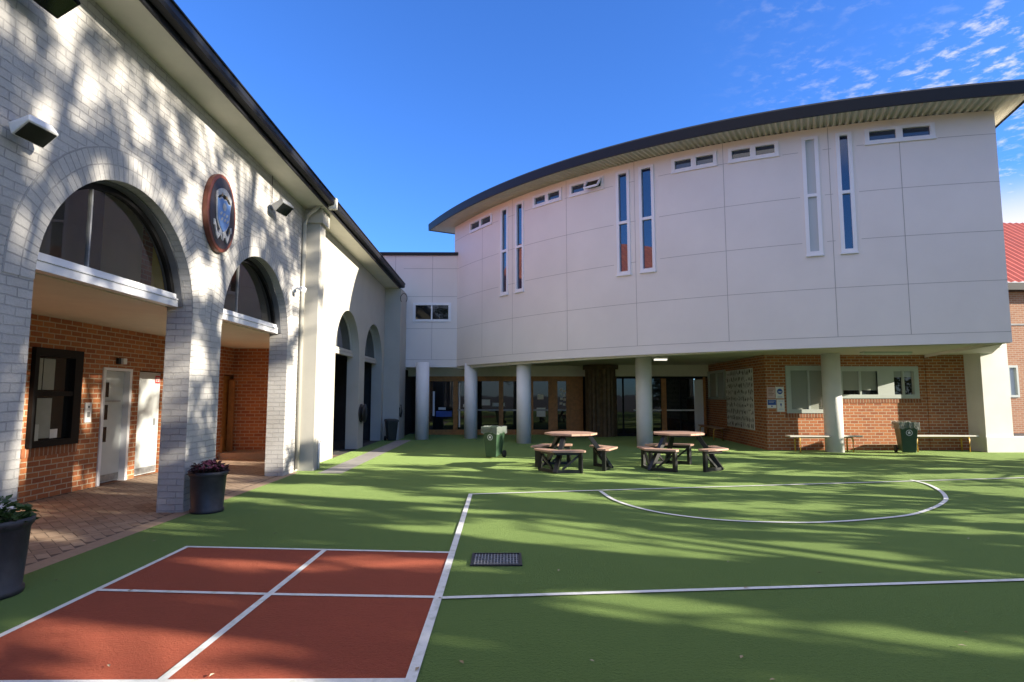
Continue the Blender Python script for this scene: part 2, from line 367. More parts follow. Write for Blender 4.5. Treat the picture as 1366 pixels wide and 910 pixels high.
line([(-0.53, 2.0), (-0.535, 4.8), (-0.57, 9.65)], 0.065); line([(-0.60, 9.62), (4.8, 10.52), (18, 12.72)], 0.06)
line([(-0.50, 4.78), (4.48, 5.18), (16, 6.1)], 0.055)
ARC = [(1.57, 9.9), (1.66, 9.04), (1.95, 8.31), (2.34, 7.88), (2.86, 7.59), (3.62, 7.47), (4.13, 7.51), (4.71, 7.66), (5.4, 7.93), (6.05, 8.4), (6.5, 8.81), (6.83, 9.19), (7.23, 9.84), (7.55, 10.59), (7.62, 11.12)]
def smooth(p):      # Catmull-Rom through the measured points
    o = []; q = [Vector(a) for a in ([p[0]]+p+[p[-1]])]
    for a, b, c, d in zip(q, q[1:], q[2:], q[3:]):
        for k in range(6):
            t = k/6; o.append(tuple(.5*((2*b)+(c-a)*t+(2*a-5*b+4*c-d)*t*t+(3*b-a-3*c+d)*t**3)))
    return o+[p[-1]]
curve(smooth(ARC), 0.06)
struct(ln.build('court_lines', 'line'))
g = MB(); g.face([(-3.86, 12.2, .004), (-3.36, 12.2, .004), (-3.36, 21.0, .004), (-3.86, 21.0, .004)])
struct(g.build('concrete_strip', 'concrete'))
# clay herringbone paving under the arcade
g = MB(); g.face([(-7.25, -3, -.004), (-4.42, -3, -.004), (-4.42, 16.0, -.004), (-7.25, 16.0, -.004)], 1)
a_, b_ = 0.230, 0.115; gp = 0.004
def paver(cx, cy, w, h):
    c45 = cos(pi/4); r = lambda x, y: (-5.8+c45*(x-y), 6.5+c45*(x+y))
    P = [r(cx+gp, cy+gp), r(cx+w-gp, cy+gp), r(cx+w-gp, cy+h-gp), r(cx+gp, cy+h-gp)]
    if all(-7.25 < p[0] < -4.43 and -3 < p[1] < 16.0 for p in P):
        z0 = random.uniform(-.0008, .0012)
        g.face([(*p, z0) for p in P], 0)
for i in range(-75, 76):
    for j in range(-75, 76):
        m4 = (i-j) % 4
        if m4 == 0: paver(i*b_, j*b_, a_, b_)
        elif m4 == 2+1: paver(i*b_, j*b_, b_, a_)
struct(g.build('paving', ['paver', 'sand'], fix=False))
g = MB(); g.face([(-4.50, -3, .002), (-4.30, -3, .002), (-4.30, 12.4, .002), (-4.50, 12.4, .002)]); struct(g.build('paving_edge', 'paver'))

# ------------------------------------------------------------------ left arcade building
XW = -4.42; XB = XW-0.36
AB = thing('arcade_building', (XW, 8, 0), 'long pale brick school building with round arches and a brick walkway behind', 'building')
zs = lambda y: 5.93-0.0202*y          # underside of the eave
arches = [(1.6, 4.3, 2.68), (5.44, 8.22, 2.68), (9.07, 11.82, 2.69), (12.98, 13.95, 3.45), (15.15, 17.63, 2.72), (18.30, 20.85, 2.68)]
def wall_run(m, y0, y1, ars):
    y = y0
    def slab(a, b, f0, f1):
        for X, flip in ((XW, 0), (XB, 1)):
            q = [(X, a, f0), (X, b, f1), (X, b, zs(b)), (X, a, zs(a))]
            m.face(q)
    for (a, b, sp) in ars:
        slab(y, a, 0, 0)
        r = (b-a)/2; c = (a+b)/2; n = 28
        pts = [(c-r*cos(pi*k/n), sp+r*sin(pi*k/n)) for k in range(n+1)]
        for p, q in zip(pts, pts[1:]): slab(p[0], q[0], p[1], q[1])
        pr = [(a, 0)]+pts+[(b, 0)]; acc = 0
        for p, q in zip(pr, pr[1:]):
            l = hypot(q[0]-p[0], q[1]-p[1])
            m.face([(XW, *p), (XW, *q), (XB, *q), (XB, *p)], 0, [(0, acc), (0, acc+l), (.36, acc+l), (.36, acc)]); acc += l
        y = b
    slab(y, y1, 0, 0)
    for yy in (y0, y1): m.face([(XW, yy, 0), (XB, yy, 0), (XB, yy, zs(yy)), (XW, yy, zs(yy))])
m = MB(); wall_run(m, -6, 12.42, arches[:3]); m.build('brick_wall', 'paintbrick', AB, local=False, fix=False)
m = MB(); wall_run(m, 12.425, 21.2, arches[3:]); m.build('rendered_wall', 'render', AB, local=False, fix=False)
# brick arch rings: two soldier courses, 6 mm proud
for (a, b, sp) in arches[:3]:
    m = MB(); r = (b-a)/2; c = (a+b)/2; n = 40
    for k in range(n):
        t0, t1 = pi*k/n, pi*(k+1)/n
        P = lambda rr, t: (XW+0.006, c-rr*cos(t), sp+rr*sin(t))
        m.face([P(r-.002, t0), P(r-.002, t1), P(r+.352, t1), P(r+.352, t0)], 0, [(t0*(r+.17), 0), (t1*(r+.17), 0), (t1*(r+.17), .352), (t0*(r+.17), .352)])
        m.face([P(r+.352, t0), P(r+.352, t1), (XW-.01, *P(r+.352, t1)[1:]), (XW-.01, *P(r+.352, t0)[1:])])
    m.build('arch_ring', 'paintring', AB, local=False, fix=False)
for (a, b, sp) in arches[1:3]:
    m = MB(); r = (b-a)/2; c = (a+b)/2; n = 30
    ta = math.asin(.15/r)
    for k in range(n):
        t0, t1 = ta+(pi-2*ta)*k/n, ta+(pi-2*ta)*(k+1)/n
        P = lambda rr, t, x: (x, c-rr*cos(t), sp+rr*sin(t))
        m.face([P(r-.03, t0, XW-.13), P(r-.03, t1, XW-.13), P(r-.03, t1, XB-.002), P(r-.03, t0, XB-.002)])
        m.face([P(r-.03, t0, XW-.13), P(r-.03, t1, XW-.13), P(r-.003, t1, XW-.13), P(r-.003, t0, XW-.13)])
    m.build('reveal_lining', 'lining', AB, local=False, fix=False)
# pilaster, its cap, downpipe and conduit
boxes('pilaster', 'render', AB, (XW+.001, XW+.33, 12.62, 13.0, 0, 5.36), (XW+.001, XW+.40, 12.56, 13.06, 5.361, 5.66))
m = MB(); m.tube([(XW+.05, 12.46, 0.06), (XW+.05, 12.46, 5.3), (XW+.12, 12.44, 5.5), (XW+.42, 12.40, 5.72)], .045, 10); m.build('downpipe', 'render', AB, local=False)
m = MB(); m.tube([(XW+.36, 12.9, 0.02), (XW+.36, 12.9, 0.62)], .025, 8); m.tube([(XW+.33, 12.9, .62), (XW+.41, 12.9, .60)], .02, 8); m.build('water_pipe', 'white', AB, local=False)
# roof: boxed eave, fascia, gutter, tiles
XO = -3.92
m = MB()
for y0, y1 in ((-6, 21.4),):
    m.hexa([(XW-.3, y0, zs(y0)+.003), (XO, y0, zs(y0)), (XO, y1, zs(y1)), (XW-.3, y1, zs(y1)+.003)], [(XW-.3, y0, zs(y0)+.03), (XO, y0, zs(y0)+.03), (XO, y1, zs(y1)+.03), (XW-.3, y1, zs(y1)+.03)])
m.build('eave_soffit', 'soffit', AB, local=False)
m = MB(); y0, y1 = -6, 21.45
m.hexa([(XO+.002, y0, zs(y0)-.02), (XO+.03, y0, zs(y0)-.02), (XO+.03, y1, zs(y1)-.02), (XO+.002, y1, zs(y1)-.02)], [(XO+.002, y0, zs(y0)+.2), (XO+.03, y0, zs(y0)+.2), (XO+.03, y1, zs(y1)+.2), (XO+.002, y1, zs(y1)+.2)])
m.build('fascia', 'fascia', AB, local=False)
m = MB()
prof = [(XO+.033, .20), (XO+.033, .06), (XO+.06, .045), (XO+.15, .055), (XO+.17, .10), (XO+.17, .18), (XO+.19, .185), (XO+.19, .205), (XO+.16, .205), (XO+.155, .08), (XO+.05, .07)]
for p, q in zip(prof, prof[1:]): m.face([(p[0], y0, zs(y0)+p[1]), (p[0], y1, zs(y1)+p[1]), (q[0], y1, zs(y1)+q[1]), (q[0], y0, zs(y0)+q[1])])
m.face([(p[0], y1, zs(y1)+p[1]) for p in prof])
m.build('gutter', 'fascia', AB, local=False, fix=False)
boxes('gutter_bracket', 'soffit', AB, (XO+.034, XO+.20, 12.5, 12.62, zs(12.5)-.02, zs(12.5)+.22))
m = MB(); m.face([(XO, -6, zs(-6)+.21), (XO, 21.3, zs(21.3)+.21), (-9.2, 21.3, 9.2), (-9.2, -6, 9.7)]); m.face([(-9.2, 21.3, 9.2), (-9.2, -6, 9.7), (-14.5, -6, 5.9), (-14.5, 21.3, 5.5)])
m.build('tile_roof', 'tile', AB, local=False)
# lunette glazing above each transom
for k, (a, b, sp) in enumerate(arches):
    if k in (3,): continue
    r = (b-a)/2-.034; c = (a+b)/2; X = XW-.25; zb = 2.83 if k < 3 else sp+.02; z0 = zb+.18
    amax = math.asin(min(1, (z0-sp)/r)); n = 26
    arc = [(c-r*cos(amax+(pi-2*amax)*t/n), sp+r*sin(amax+(pi-2*amax)*t/n)) for t in range(n+1)]
    fr = MB(); ri = r-.07
    arci = [(c-ri*cos(amax+(pi-2*amax)*t/n), sp+ri*sin(amax+(pi-2*amax)*t/n)) for t in range(n+1)]
    for t in range(n):
        A, B, Cc, D = arc[t], arc[t+1], arci[t+1], arci[t]
        fr.face([(X+.03, *A), (X+.03, *B), (X+.03, *Cc), (X+.03, *D)]); fr.face([(X+.03, *D), (X+.03, *Cc), (X-.03, *Cc), (X-.03, *D)])
    wf = fr.build('lunette_frame', 'blackframe' if k < 3 else 'render', AB, local=False, fix=False)
    gl = MB(); gl.face([(X, *p) for p in arci]); gl.build('pane', 'thinglass' if k < 3 else 'glass', wf, local=False)
    mu = MB(); zt_ = sp+sqrt(max(.01, ri*ri-(.28*r)**2))
    mu.box(X-.02, X+.02, c-.28*r-.012, c-.28*r+.012, z0, zt_); mu.build('glazing_bar', 'steel', wf, local=False)
    tr = MB(); h_ = zb-sp; e_ = .004 if h_ < .05 else .004+((b-a)/2-sqrt(((b-a)/2)**2-(h_+.18)**2))
    tr.box(X-.06, X+.06, a+.002, b-.002, zb, zb+.085); tr.box(X-.05, X+.045, a+.002, b-.002, zb+.086, zb+.18)
    tr.box(X-.02, X+.07, a+.002, b-.002, zb+.095, zb+.115)
    tr.build('transom', 'whiteframe' if k < 3 else 'render', AB, local=False)
# upper room behind the lunettes
for nm, mt, y0, y1 in (('upper_room_wall', 'greywall', -2, 9.0), ('upper_room_wall', 'soffit', 9.001, 10.0), ('upper_room_brick', 'redbrick', 10.001, 10.3), ('upper_room_yellow_wall', 'yellowwall', 10.301, 12.4)):
    boxes(nm, mt, AB, (-6.5, -6.3, y0, y1, 2.95, 5.5))
boxes('upper_room_ceiling', 'greywall', AB, (-6.5, XB-.01, -2, 12.4, 5.5, 5.6)); boxes('upper_room_end', 'greywall', AB, (-6.3, XB-.01, 12.41, 12.5, 2.95, 5.5))
# walkway: ceiling, rear wall with openings, end wall, step
boxes('walkway_ceiling', 'soffit', AB, (-7.4, XB-.002, -6, 16.4, 2.83, 2.93))
def holed_wall(m, X, y0, y1, z1, holes, thick=.25):
    ys = sorted({y0, y1, *[h[0] for h in holes], *[h[1] for h in holes]})
    for a, b in zip(ys, ys[1:]):
        hs_ = sorted([(h[2], h[3]) for h in holes if h[0] <= a and h[1] >= b]); z = 0
        for (p, q) in hs_:
            if p > z: m.face([(X, a, z), (X, b, z), (X, b, p), (X, a, p)])
            z = q
        if z < z1: m.face([(X, a, z), (X, b, z), (X, b, z1), (X, a, z1)])
    for (a, b, p, q) in holes:
        for P, Q in (((a, p), (b, p)), ((b, p), (b, q)), ((b, q), (a, q)), ((a, q), (a, p))):
            m.face([(X, *P), (X, *Q), (X-thick, *Q), (X-thick, *P)])
m = MB()
H = [(8.93, 9.94, .80, 2.33), (10.52, 11.34, 0, 2.10), (11.58, 12.42, 0, 2.08), (15.0, 15.85, 0.16, 2.12)]
holed_wall(m, -7.2, -6, 15.9, 2.83, H); m.build('rear_brick_wall', 'redbrick', AB, local=False, fix=False)
boxes('sill_course', 'soldierbrick', AB, (-7.24, -7.185, 8.86, 10.0, .66, .798))
boxes('end_wall', 'redbrick', AB, (-7.2, XB-.003, 15.9, 16.15, 0, 2.83), (-7.2, -6.2, 15.55, 15.898, 0.15, 2.83))
boxes('step', 'paver', AB, (-7.19, XB-.003, 14.9, 15.54, -.01, .15))
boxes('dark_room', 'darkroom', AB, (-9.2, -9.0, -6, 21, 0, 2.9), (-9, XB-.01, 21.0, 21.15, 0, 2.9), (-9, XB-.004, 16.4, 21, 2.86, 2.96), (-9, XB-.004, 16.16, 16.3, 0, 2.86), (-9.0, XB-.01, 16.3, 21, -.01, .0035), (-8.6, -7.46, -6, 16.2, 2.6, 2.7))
# black window
w = boxes('black_window', 'blackframe', AB, (-7.26, -7.13, 8.93, 9.01, .80, 2.33), (-7.26, -7.13, 9.76, 9.94, .80, 2.33), (-7.26, -7.13, 9.01, 9.76, 2.20, 2.33), (-7.26, -7.13, 9.01, 9.76, .80, .90), (-7.26, -7.14, 9.01, 9.76, 1.58, 1.66))
boxes('pane', 'glass', w, (-7.23, -7.21, 9.01, 9.76, .90, 2.20))
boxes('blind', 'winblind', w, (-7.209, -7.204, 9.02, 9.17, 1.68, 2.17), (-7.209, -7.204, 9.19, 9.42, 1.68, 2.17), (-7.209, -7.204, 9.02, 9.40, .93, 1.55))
boxes('paper', 'paper', w, (-7.203, -7.199, 9.40, 9.55, .92, 1.06)); boxes('box_on_sill', 'greyframe', w, (-7.203, -7.16, 9.03, 9.12, .905, 1.15))
# door with three slots of glass
d = boxes('glazed_door', 'doorwhite', AB, (-7.34, -7.29, 10.60, 11.26, .02, 2.04), bevel=.004)
boxes('door_frame', 'whiteframe', AB, (-7.36, -7.18, 10.525, 10.595, 0, 2.095), (-7.36, -7.18, 11.265, 11.335, 0, 2.095), (-7.36, -7.18, 10.595, 11.265, 2.045, 2.095))
for z in (.75, 1.15, 1.56): boxes('pane', 'glass', d, (-7.289, -7.283, 10.66, 10.84, z, z+.27))
boxes('handle', 'steel', d, (-7.289, -7.23, 10.64, 11.1, 1.475, 1.50))
boxes('kick_plate', 'steel', d, (-7.289, -7.285, 10.62, 11.24, .04, .16))
d = boxes('plain_door', 'doorwhite', AB, (-7.32, -7.27, 11.60, 12.40, .02, 2.06), bevel=.004)
boxes('kick_plate', 'steel', d, (-7.269, -7.265, 11.62, 12.38, .04, .16))
boxes('handle', 'steel', d, (-7.269, -7.24, 12.22, 12.25, .98, 1.12))
m = MB(); m.box(-7.269, -7.264, 12.22, 12.38, 1.84, 2.0); o = m.build('fire_notice', 'signred', d, local=False)
boxes('pictogram', 'white', d, (-7.263, -7.261, 12.25, 12.28, 1.87, 1.97), (-7.263, -7.261, 12.31, 12.35, 1.87, 1.97))
d = boxes('timber_door', 'timber', AB, (-7.34, -7.30, 15.0, 15.85, .17, 2.1))
boxes('door_frame', 'orangetimber', AB, (-7.25, -7.12, 15.42, 15.5, .151, 2.0), (-7.25, -7.15, 14.96, 14.999, 0.0, .55))
# things on the wall
p = thing('intercom_panel', (-7.2, 10.19, 1.3), 'white intercom plate on the red brick between black window and glazed door', 'intercom')
boxes('plate', 'white', p, (-7.199, -7.175, 10.12, 10.27, 1.13, 1.47), bevel=.005); boxes('button', 'black', p, (-7.174, -7.168, 10.18, 10.21, 1.38, 1.41)); boxes('speaker_grille', 'steel', p, (-7.174, -7.17, 10.165, 10.225, 1.22, 1.31))
p = thing('sensor_light', (-7.2, 11.0, 2.22), 'small white box lamp on dark brick above the glazed white door', 'lamp')
boxes('housing', 'white', p, (-7.199, -7.10, 10.93, 11.03, 2.17, 2.28), bevel=.01); boxes('back_plate', 'black', p, (-7.199, -7.15, 10.86, 10.929, 2.17, 2.28))

# oval crest plaque
PL = thing('crest_plaque', (XW, 8.76, 4.36), 'oval dark plaque with red brown rim and a blue and silver crest', 'plaque')
def oval(m, ry, rz, x0, x1, cy=8.76, cz=4.36, n=48, mi=0):
    A = [(cy+ry*cos(2*pi*k/n), cz+rz*sin(2*pi*k/n)) for k in range(n)]
    i = [m.vert((x0, *p)) for p in A]; j = [m.vert((x1, *p)) for p in A]
    m.f.append(i[::-1]); m.mi.append(mi); m.f.append(j); m.mi.append(mi)
    for k in range(n): m.f.append([i[k], i[(k+1) % n], j[(k+1) % n], j[k]]); m.mi.append(mi)
m = MB(); oval(m, .44, .60, XW+.002, XW+.085); m.build('rim', 'rim', PL, local=False, bevel=.012)
m = MB(); oval(m, .385, .545, XW+.086, XW+.090); m.build('face', 'plaqueface', PL, local=False)
def flat(m, poly, x0, x1, mi=0):
    i = [m.vert((x0, 8.76+p[0], 4.36+p[1])) for p in poly]; j = [m.vert((x1, 8.76+p[0], 4.36+p[1])) for p in poly]; n = len(poly)
    m.f.append(i[::-1]); m.mi.append(mi); m.f.append(j); m.mi.append(mi)
    for k in range(n): m.f.append([i[k], i[(k+1) % n], j[(k+1) % n], j[k]]); m.mi.append(mi)
shield = [(-.20, .19), (-.13, .17), (-.06, .22), (0, .20), (.06, .22), (.13, .17), (.20, .19), (.185, .0), (.17, -.12), (.10, -.22), (0, -.29), (-.10, -.22), (-.17, -.12), (-.185, 0)]
m = MB(); flat(m, [(x*1.13, z*1.1) for x, z in shield], XW+.091, XW+.103); m.build('shield_border', 'silver', PL, local=False)
m = MB(); flat(m, shield, XW+.104, XW+.112); m.build('shield', 'crestblue', PL, local=False)
m = MB(); ban = [(-.23+.46*k/10, .34-.9*(k/10-.5)**2*.5) for k in range(11)]
flat(m, [(x, z-.05) for x, z in ban]+[(x, z+.045) for x, z in ban[::-1]], XW+.091, XW+.11); m.build('banner', 'silver', PL, local=False)
m = MB()
for k in range(3):
    for j in range(2):
        cx, cz = -.09+.09*k+.03*j, -.02-.08*j; flat(m, [(cx+.034*cos(t), cz+.024*sin(t)+.02*cos(t)) for t in [pi*q/4 for q in range(8)]], XW+.113, XW+.117)
flat(m, [(.055*cos(t), .10+.06*sin(t)) for t in [pi*q/6 for q in range(12)]], XW+.113, XW+.118); m.build('charges', 'silver', PL, local=False)
m = MB()
for s in (-1, 1):
    rb = [(s*(.02+.25*k/8), -.33+.06*sin(k*1.1)+.14*(k/8)**1.6) for k in range(9)]
    po = rb+[(x, z-.09) for x, z in rb[::-1]]; flat(m, po if s > 0 else po[::-1], XW+.091, XW+.108)
m.build('scroll', 'silver', PL, local=False)
for po, x0, x1 in (([(-.10, .24), (-.04, .26), (-.07, .31)], .105, .112), ([(.04, .26), (.10, .24), (.07, .31)], .105, .112), ([(.17, -.30), (.23, -.24), (.20, -.18)], .109, .113)):
    m = MB(); flat(m, po, XW+x0, XW+x1); m.build('gold_trim', 'gold', PL, local=False)

# floodlights
def flood(loc, rz, tilt, size, mats, label, arm=.28):
    t = thing('floodlight', loc, label, 'floodlight', 'lamps on the arcade wall', rz)
    # local: wall at x=0, lamp out along +x
    w, h, d_ = size
    m = MB(); m.lathe([(.07, 0), (.07, .03)], seg=16); o = m.build('wall_mount', mats[0], t); o.rotation_euler = (0, pi/2, 0)
    m = MB(); m.tube([(.02, 0, 0), (arm*.6, 0, .03), (arm, 0, .02)], .022, 8); m.build('bracket', mats[0], t)
    m = MB(); x = arm
    m.hexa([(0, -w/2, -h*.35), (d_*.25, -w*.35, h*.5), (d_*.25, w*.35, h*.5), (0, w/2, -h*.35)][::1], [(d_, -w/2, -h*.5), (d_, -w/2, h*.42), (d_, w/2, h*.42), (d_, w/2, -h*.5)])
    hb = m.build('housing', mats[1], t, bevel=.012); hb.location = (x, 0, .02); hb.rotation_euler = (0, tilt, 0)
    m = MB(); m.box(d_+.001, d_+.012, -w*.43, w*.43, -h*.42, h*.34); m.build('lens', mats[2], hb)
    return t
flood((XW, 5.05, 5.30), radians(-4), radians(58), (.46, .30, .13), ('black', 'blackframe', 'glass'), 'black floodlight cut by the top edge, high under the eave', .22)
flood((XW, 5.12, 4.0), radians(-6), radians(52), (.32, .22, .11), ('silver', 'white', 'black'), 'white square floodlight left of the first arch crown', .14)
flood((XW, 10.78, 5.15), radians(-10), radians(45), (.40, .26, .14), ('steel', 'steel', 'glass'), 'silver floodlight below the eave beside the pilaster', .18)
m = MB(); m.tube([(XW+.03, 10.72, 5.2), (XW+.03, 10.70, 5.7)], .008, 6); tag(m.build('cable', 'black'), 'thin black cable dropping from eave to the silver floodlight', 'cable')
flood((XW, 12.05, 3.78), radians(-15), radians(20), (.14, .11, .10), ('white', 'white', 'silver'), 'small white sensor lamp on the rendered strip above second arch', .16)

# oval black hose reel / bell on pier, wall hook at the corner
HR = thing('hose_reel', (XW, 17.95, 1.05), 'black oval hose reel hung on the pale pier between the last arches', 'hose reel')
m = MB(); m.lathe([(.10, 0), (.28, 0.01), (.28, .04), (.12, .05), (.12, .10), (.28, .11), (.28, .14), (.05, .15)], seg=24); o = m.build('drum', 'black', HR); o.rotation_euler = (0, pi/2, 0)
m = MB()
m.tube([(.07+.02*sin(k), .20*cos(2*pi*k/14), .20*sin(2*pi*k/14)-.02) for k in range(15)], .03, 8); m.build('hose', 'rubber', HR)

# pots and plants
def pot(loc, r, h, label):
    t = thing('planter_pot', loc, label, 'plant pot', 'charcoal pots along the arches')
    m = MB(); m.lathe([(r*.90, 0), (r*.92, .015), (r*.92, .045), (r*.86, .055), (r*.93, h*.55), (r*.97, h*.86), (r*1.0, h*.88), (r*1.07, h*.93), (r*1.07, h), (r*.96, h), (r*.93, h*.93), (0.01, h*.92)], seg=40)
    m.build('body', 'pot', t)
    m = MB(); m.lathe([(r*.925, h*.925), (r*.5, h*.945), (.01, h*.95)], seg=24, cap=False); m.build('soil', 'soil', t)
    return t
pot((-4.17, 4.88, .003), .275, .60, 'charcoal pot of leafy green plants with white flowers, nearest the camera')
pot((-4.12, 8.28, .003), .235, .55, 'charcoal pot of crimson flowers against the second brick pier')
def plant(loc, r, h, n, leafm, flm, nf, label, seed):
    random.seed(seed)
    t = thing('flowering_plant', loc, label, 'plant', 'plants in the charcoal pots')
    m = MB(); f = MB(); st = MB()
    for k in range(n):
        a = random.uniform(0, 2*pi); q = sqrt(random.random())*r; z = random.uniform(0.0, 1)*h*(1-.6*(q/r)**2)
        c = Vector((q*cos(a), q*sin(a), z)); d = Vector((cos(a), sin(a), random.uniform(-.3, .9))).normalized(); l = random.uniform(.04, .085)
        s_ = d.cross(Vector((random.uniform(-1, 1), random.uniform(-1, 1), 1))).normalized()*l*.32; u = s_.cross(d).normalized()*l*.12
        m.face([c, c+d*l*.5+s_+u, c+d*l, c+d*l*.5-s_+u])
    for k in range(nf):
        a = random.uniform(0, 2*pi); q = sqrt(random.random())*r*.95; z = h*(1.05-.6*(q/r)**2)*random.uniform(.75, 1.05)
        c = Vector((q*cos(a), q*sin(a), z)); nrm = Vector((cos(a)*.5, sin(a)*.5, random.uniform(.3, 1))).normalized(); s1 = nrm.orthogonal().normalized(); s2 = nrm.cross(s1)
        R = random.uniform(.018, .032)
        for p in range(5):
            t0 = 2*pi*p/5
            e = s1*cos(t0)+s2*sin(t0); g2 = s1*cos(t0+.6)+s2*sin(t0+.6); g1 = s1*cos(t0-.6)+s2*sin(t0-.6)
            f.face([c, c+g1*R*.7+nrm*.004, c+e*R+nrm*.008, c+g2*R*.7+nrm*.004])
    for k in range(14):
        a = random.uniform(0, 2*pi); q = random.uniform(.2, .9)*r; st.tube([(q*.3*cos(a), q*.3*sin(a), -.05), (q*cos(a), q*sin(a), h*.7*(1-.5*(q/r)**2))], .004, 5)
    m.build('leaves', leafm, t, fix=False); f.build('flowers', flm, t, fix=False); st.build('stems', 'leafdark', t)
plant((-4.17, 4.88, .55), .25, .20, 420, 'leafdark', 'flowerwhite', 26, 'low green plant with small white flowers filling the nearest pot', 3)
plant((-4.12, 8.28, .51), .215, .17, 380, 'leafpurple', 'flowerred', 90, 'low mound of dark crimson flowers in the second pot', 4)

# ------------------------------------------------------------------ curved building
CX, CY, CR, T0 = 18.31, 34.14, 23.306, -2.3
def cur(t, off=0.0):
    d = t-T0; q = CR+0.4721*d*d-0.0545*d-0.0263+off
    return CX+q*cos(t), CY+q*sin(t)
ztop = lambda t: -1.7449*(t-T0)**2-0.496*(t-T0)+8.2374
def zz(t, z): return 2.7+(z-2.7)*(ztop(t)-2.7)/(7.77-2.7)
TL, TR = -2.628, -1.9065
CB = thing('curved_building', (4, 20, 0), 'pale curved upper storey with slot windows on round columns', 'building')
NS = 96; th = [TL+(TR-TL)*k/NS for k in range(NS+1)]
# window openings (theta0, theta1, z0, z1, mullion)
tall = [(-2.487, -2.470), (-2.453, -2.4355), (-2.2775, -2.260), (-2.2465, -2.228), (-2.068, -2.0535), (-2.037, -2.0235)]
small = [(-2.574, -2.510), (-2.416, -2.363), (-2.349, -2.296), (-2.205, -2.154), (-2.141, -2.0905), (-2.0115, -1.954)]
ops = [(a, b, 4.82, 7.59) for a, b in tall]+[(a, b, 7.26, 7.60) for a, b in small]
ts = sorted(set(th+[o[0] for o in ops]+[o[1] for o in ops]))
m = MB()
def cp(t, z, off=0.0): return (*cur(t, off), z)
ZB = 2.7
for a, b in zip(ts, ts[1:]):
    mid = (a+b)/2; hl = sorted([(o[2], o[3]) for o in ops if o[0] < mid < o[1]])
    z = None; segs = []; lo = ZB
    for p, q in hl: segs.append((lo, p)); lo = q
    segs.append((lo, 7.77))
    for p, q in segs: m.face([cp(a, zz(a, p)), cp(b, zz(b, p)), cp(b, zz(b, q)), cp(a, zz(a, q))], 0, None, True)
    m.face([cp(a, zz(a, ZB)), cp(b, zz(b, ZB)), cp(b, ZB, -.2), cp(a, ZB, -.2)])
for (a, b, p, q) in ops:
    for P, Q in (((a, p), (b, p)), ((b, p), (b, q)), ((b, q), (a, q)), ((a, q), (a, p))):
        m.face([cp(P[0], zz(P[0], P[1])), cp(Q[0], zz(Q[0], Q[1])), cp(Q[0], zz(Q[0], Q[1]), -.12), cp(P[0], zz(P[0], P[1]), -.12)])
for t in (TL, TR):
    m.face([cp(t, ZB), cp(t, ztop(t)), cp(t, ztop(t), -9), cp(t, ZB, -9)])
m.face([cp(TL, ZB, -9), cp(TR, ZB, -9), cp(TR, 7.7, -9), cp(TL, 7.7, -9)])
# joints: fine recess lines
def vj(t, z0, z1, w=.00025):
    m.face([cp(t-w, zz(t, z0), .003), cp(t+w, zz(t, z0), .003), cp(t+w, zz(t, z1), .003), cp(t-w, zz(t, z1), .003)], 1)
for t in (-2.536, -2.460, -2.355, -2.253, -2.147, -2.044, -1.983):
    zt_ = 7.76
    for o in ops:
        if o[0]-.002 < t < o[1]+.002: zt_ = min(zt_, o[2]-.03)
    vj(t, 2.93, zt_)
for z in (2.93, 4.03, 5.10, 6.18, 7.245):
    for a, b in zip(ts, ts[1:]):
        mid = (a+b)/2
        if any(o[0]-.003 < mid < o[1]+.003 and o[2]-.02 < z < o[3] for o in ops): continue
        m.face([cp(a, zz(a, z-.005), .0025), cp(b, zz(b, z-.005), .0025), cp(b, zz(b, z+.005), .0025), cp(a, zz(a, z+.005), .0025)], 1)
m.build('wall', ['panel', 'joint'], CB, local=False, fix=False)
# windows
def cbox(m, t0, t1, z0, z1, o0, o1, mi=0):
    n = max(1, int((t1-t0)/.015))
    for k in range(n):
        a, b = t0+(t1-t0)*k/n, t0+(t1-t0)*(k+1)/n
        m.hexa([cp(a, zz(a, z0), o1), cp(b, zz(b, z0), o1), cp(b, zz(b, z0), o0), cp(a, zz(a, z0), o0)], [cp(a, zz(a, z1), o1), cp(b, zz(b, z1), o1), cp(b, zz(b, z1), o0), cp(a, zz(a, z1), o0)], mi)
for i, (a, b) in enumerate(tall):
    w = .0032; m = MB()
    cbox(m, a-.0004, a+w, 4.82, 7.59, -.06, .025); cbox(m, b-w, b+.0004, 4.82, 7.59, -.06, .025)
    for z0, z1 in ((4.815, 4.895), (6.165, 6.235), (7.52, 7.595)): cbox(m, a+w, b-w, z0, z1, -.06, .024)
    cbox(m, a-.001, b+.001, 4.78, 4.814, -.02, .05)
    f = m.build('slot_window', 'whiteframe', CB, local=False)
    for z0, z1 in ((4.895, 6.165), (6.235, 7.52)):
        p = MB(); p.face([cp(a+w, zz(a, z0), -.035), cp(b-w, zz(b, z0), -.035), cp(b-w, zz(b, z1), -.035), cp(a+w, zz(a, z1), -.035)])
        p.build('pane', 'frost' if i == 4 else 'blueglass', f, local=False)
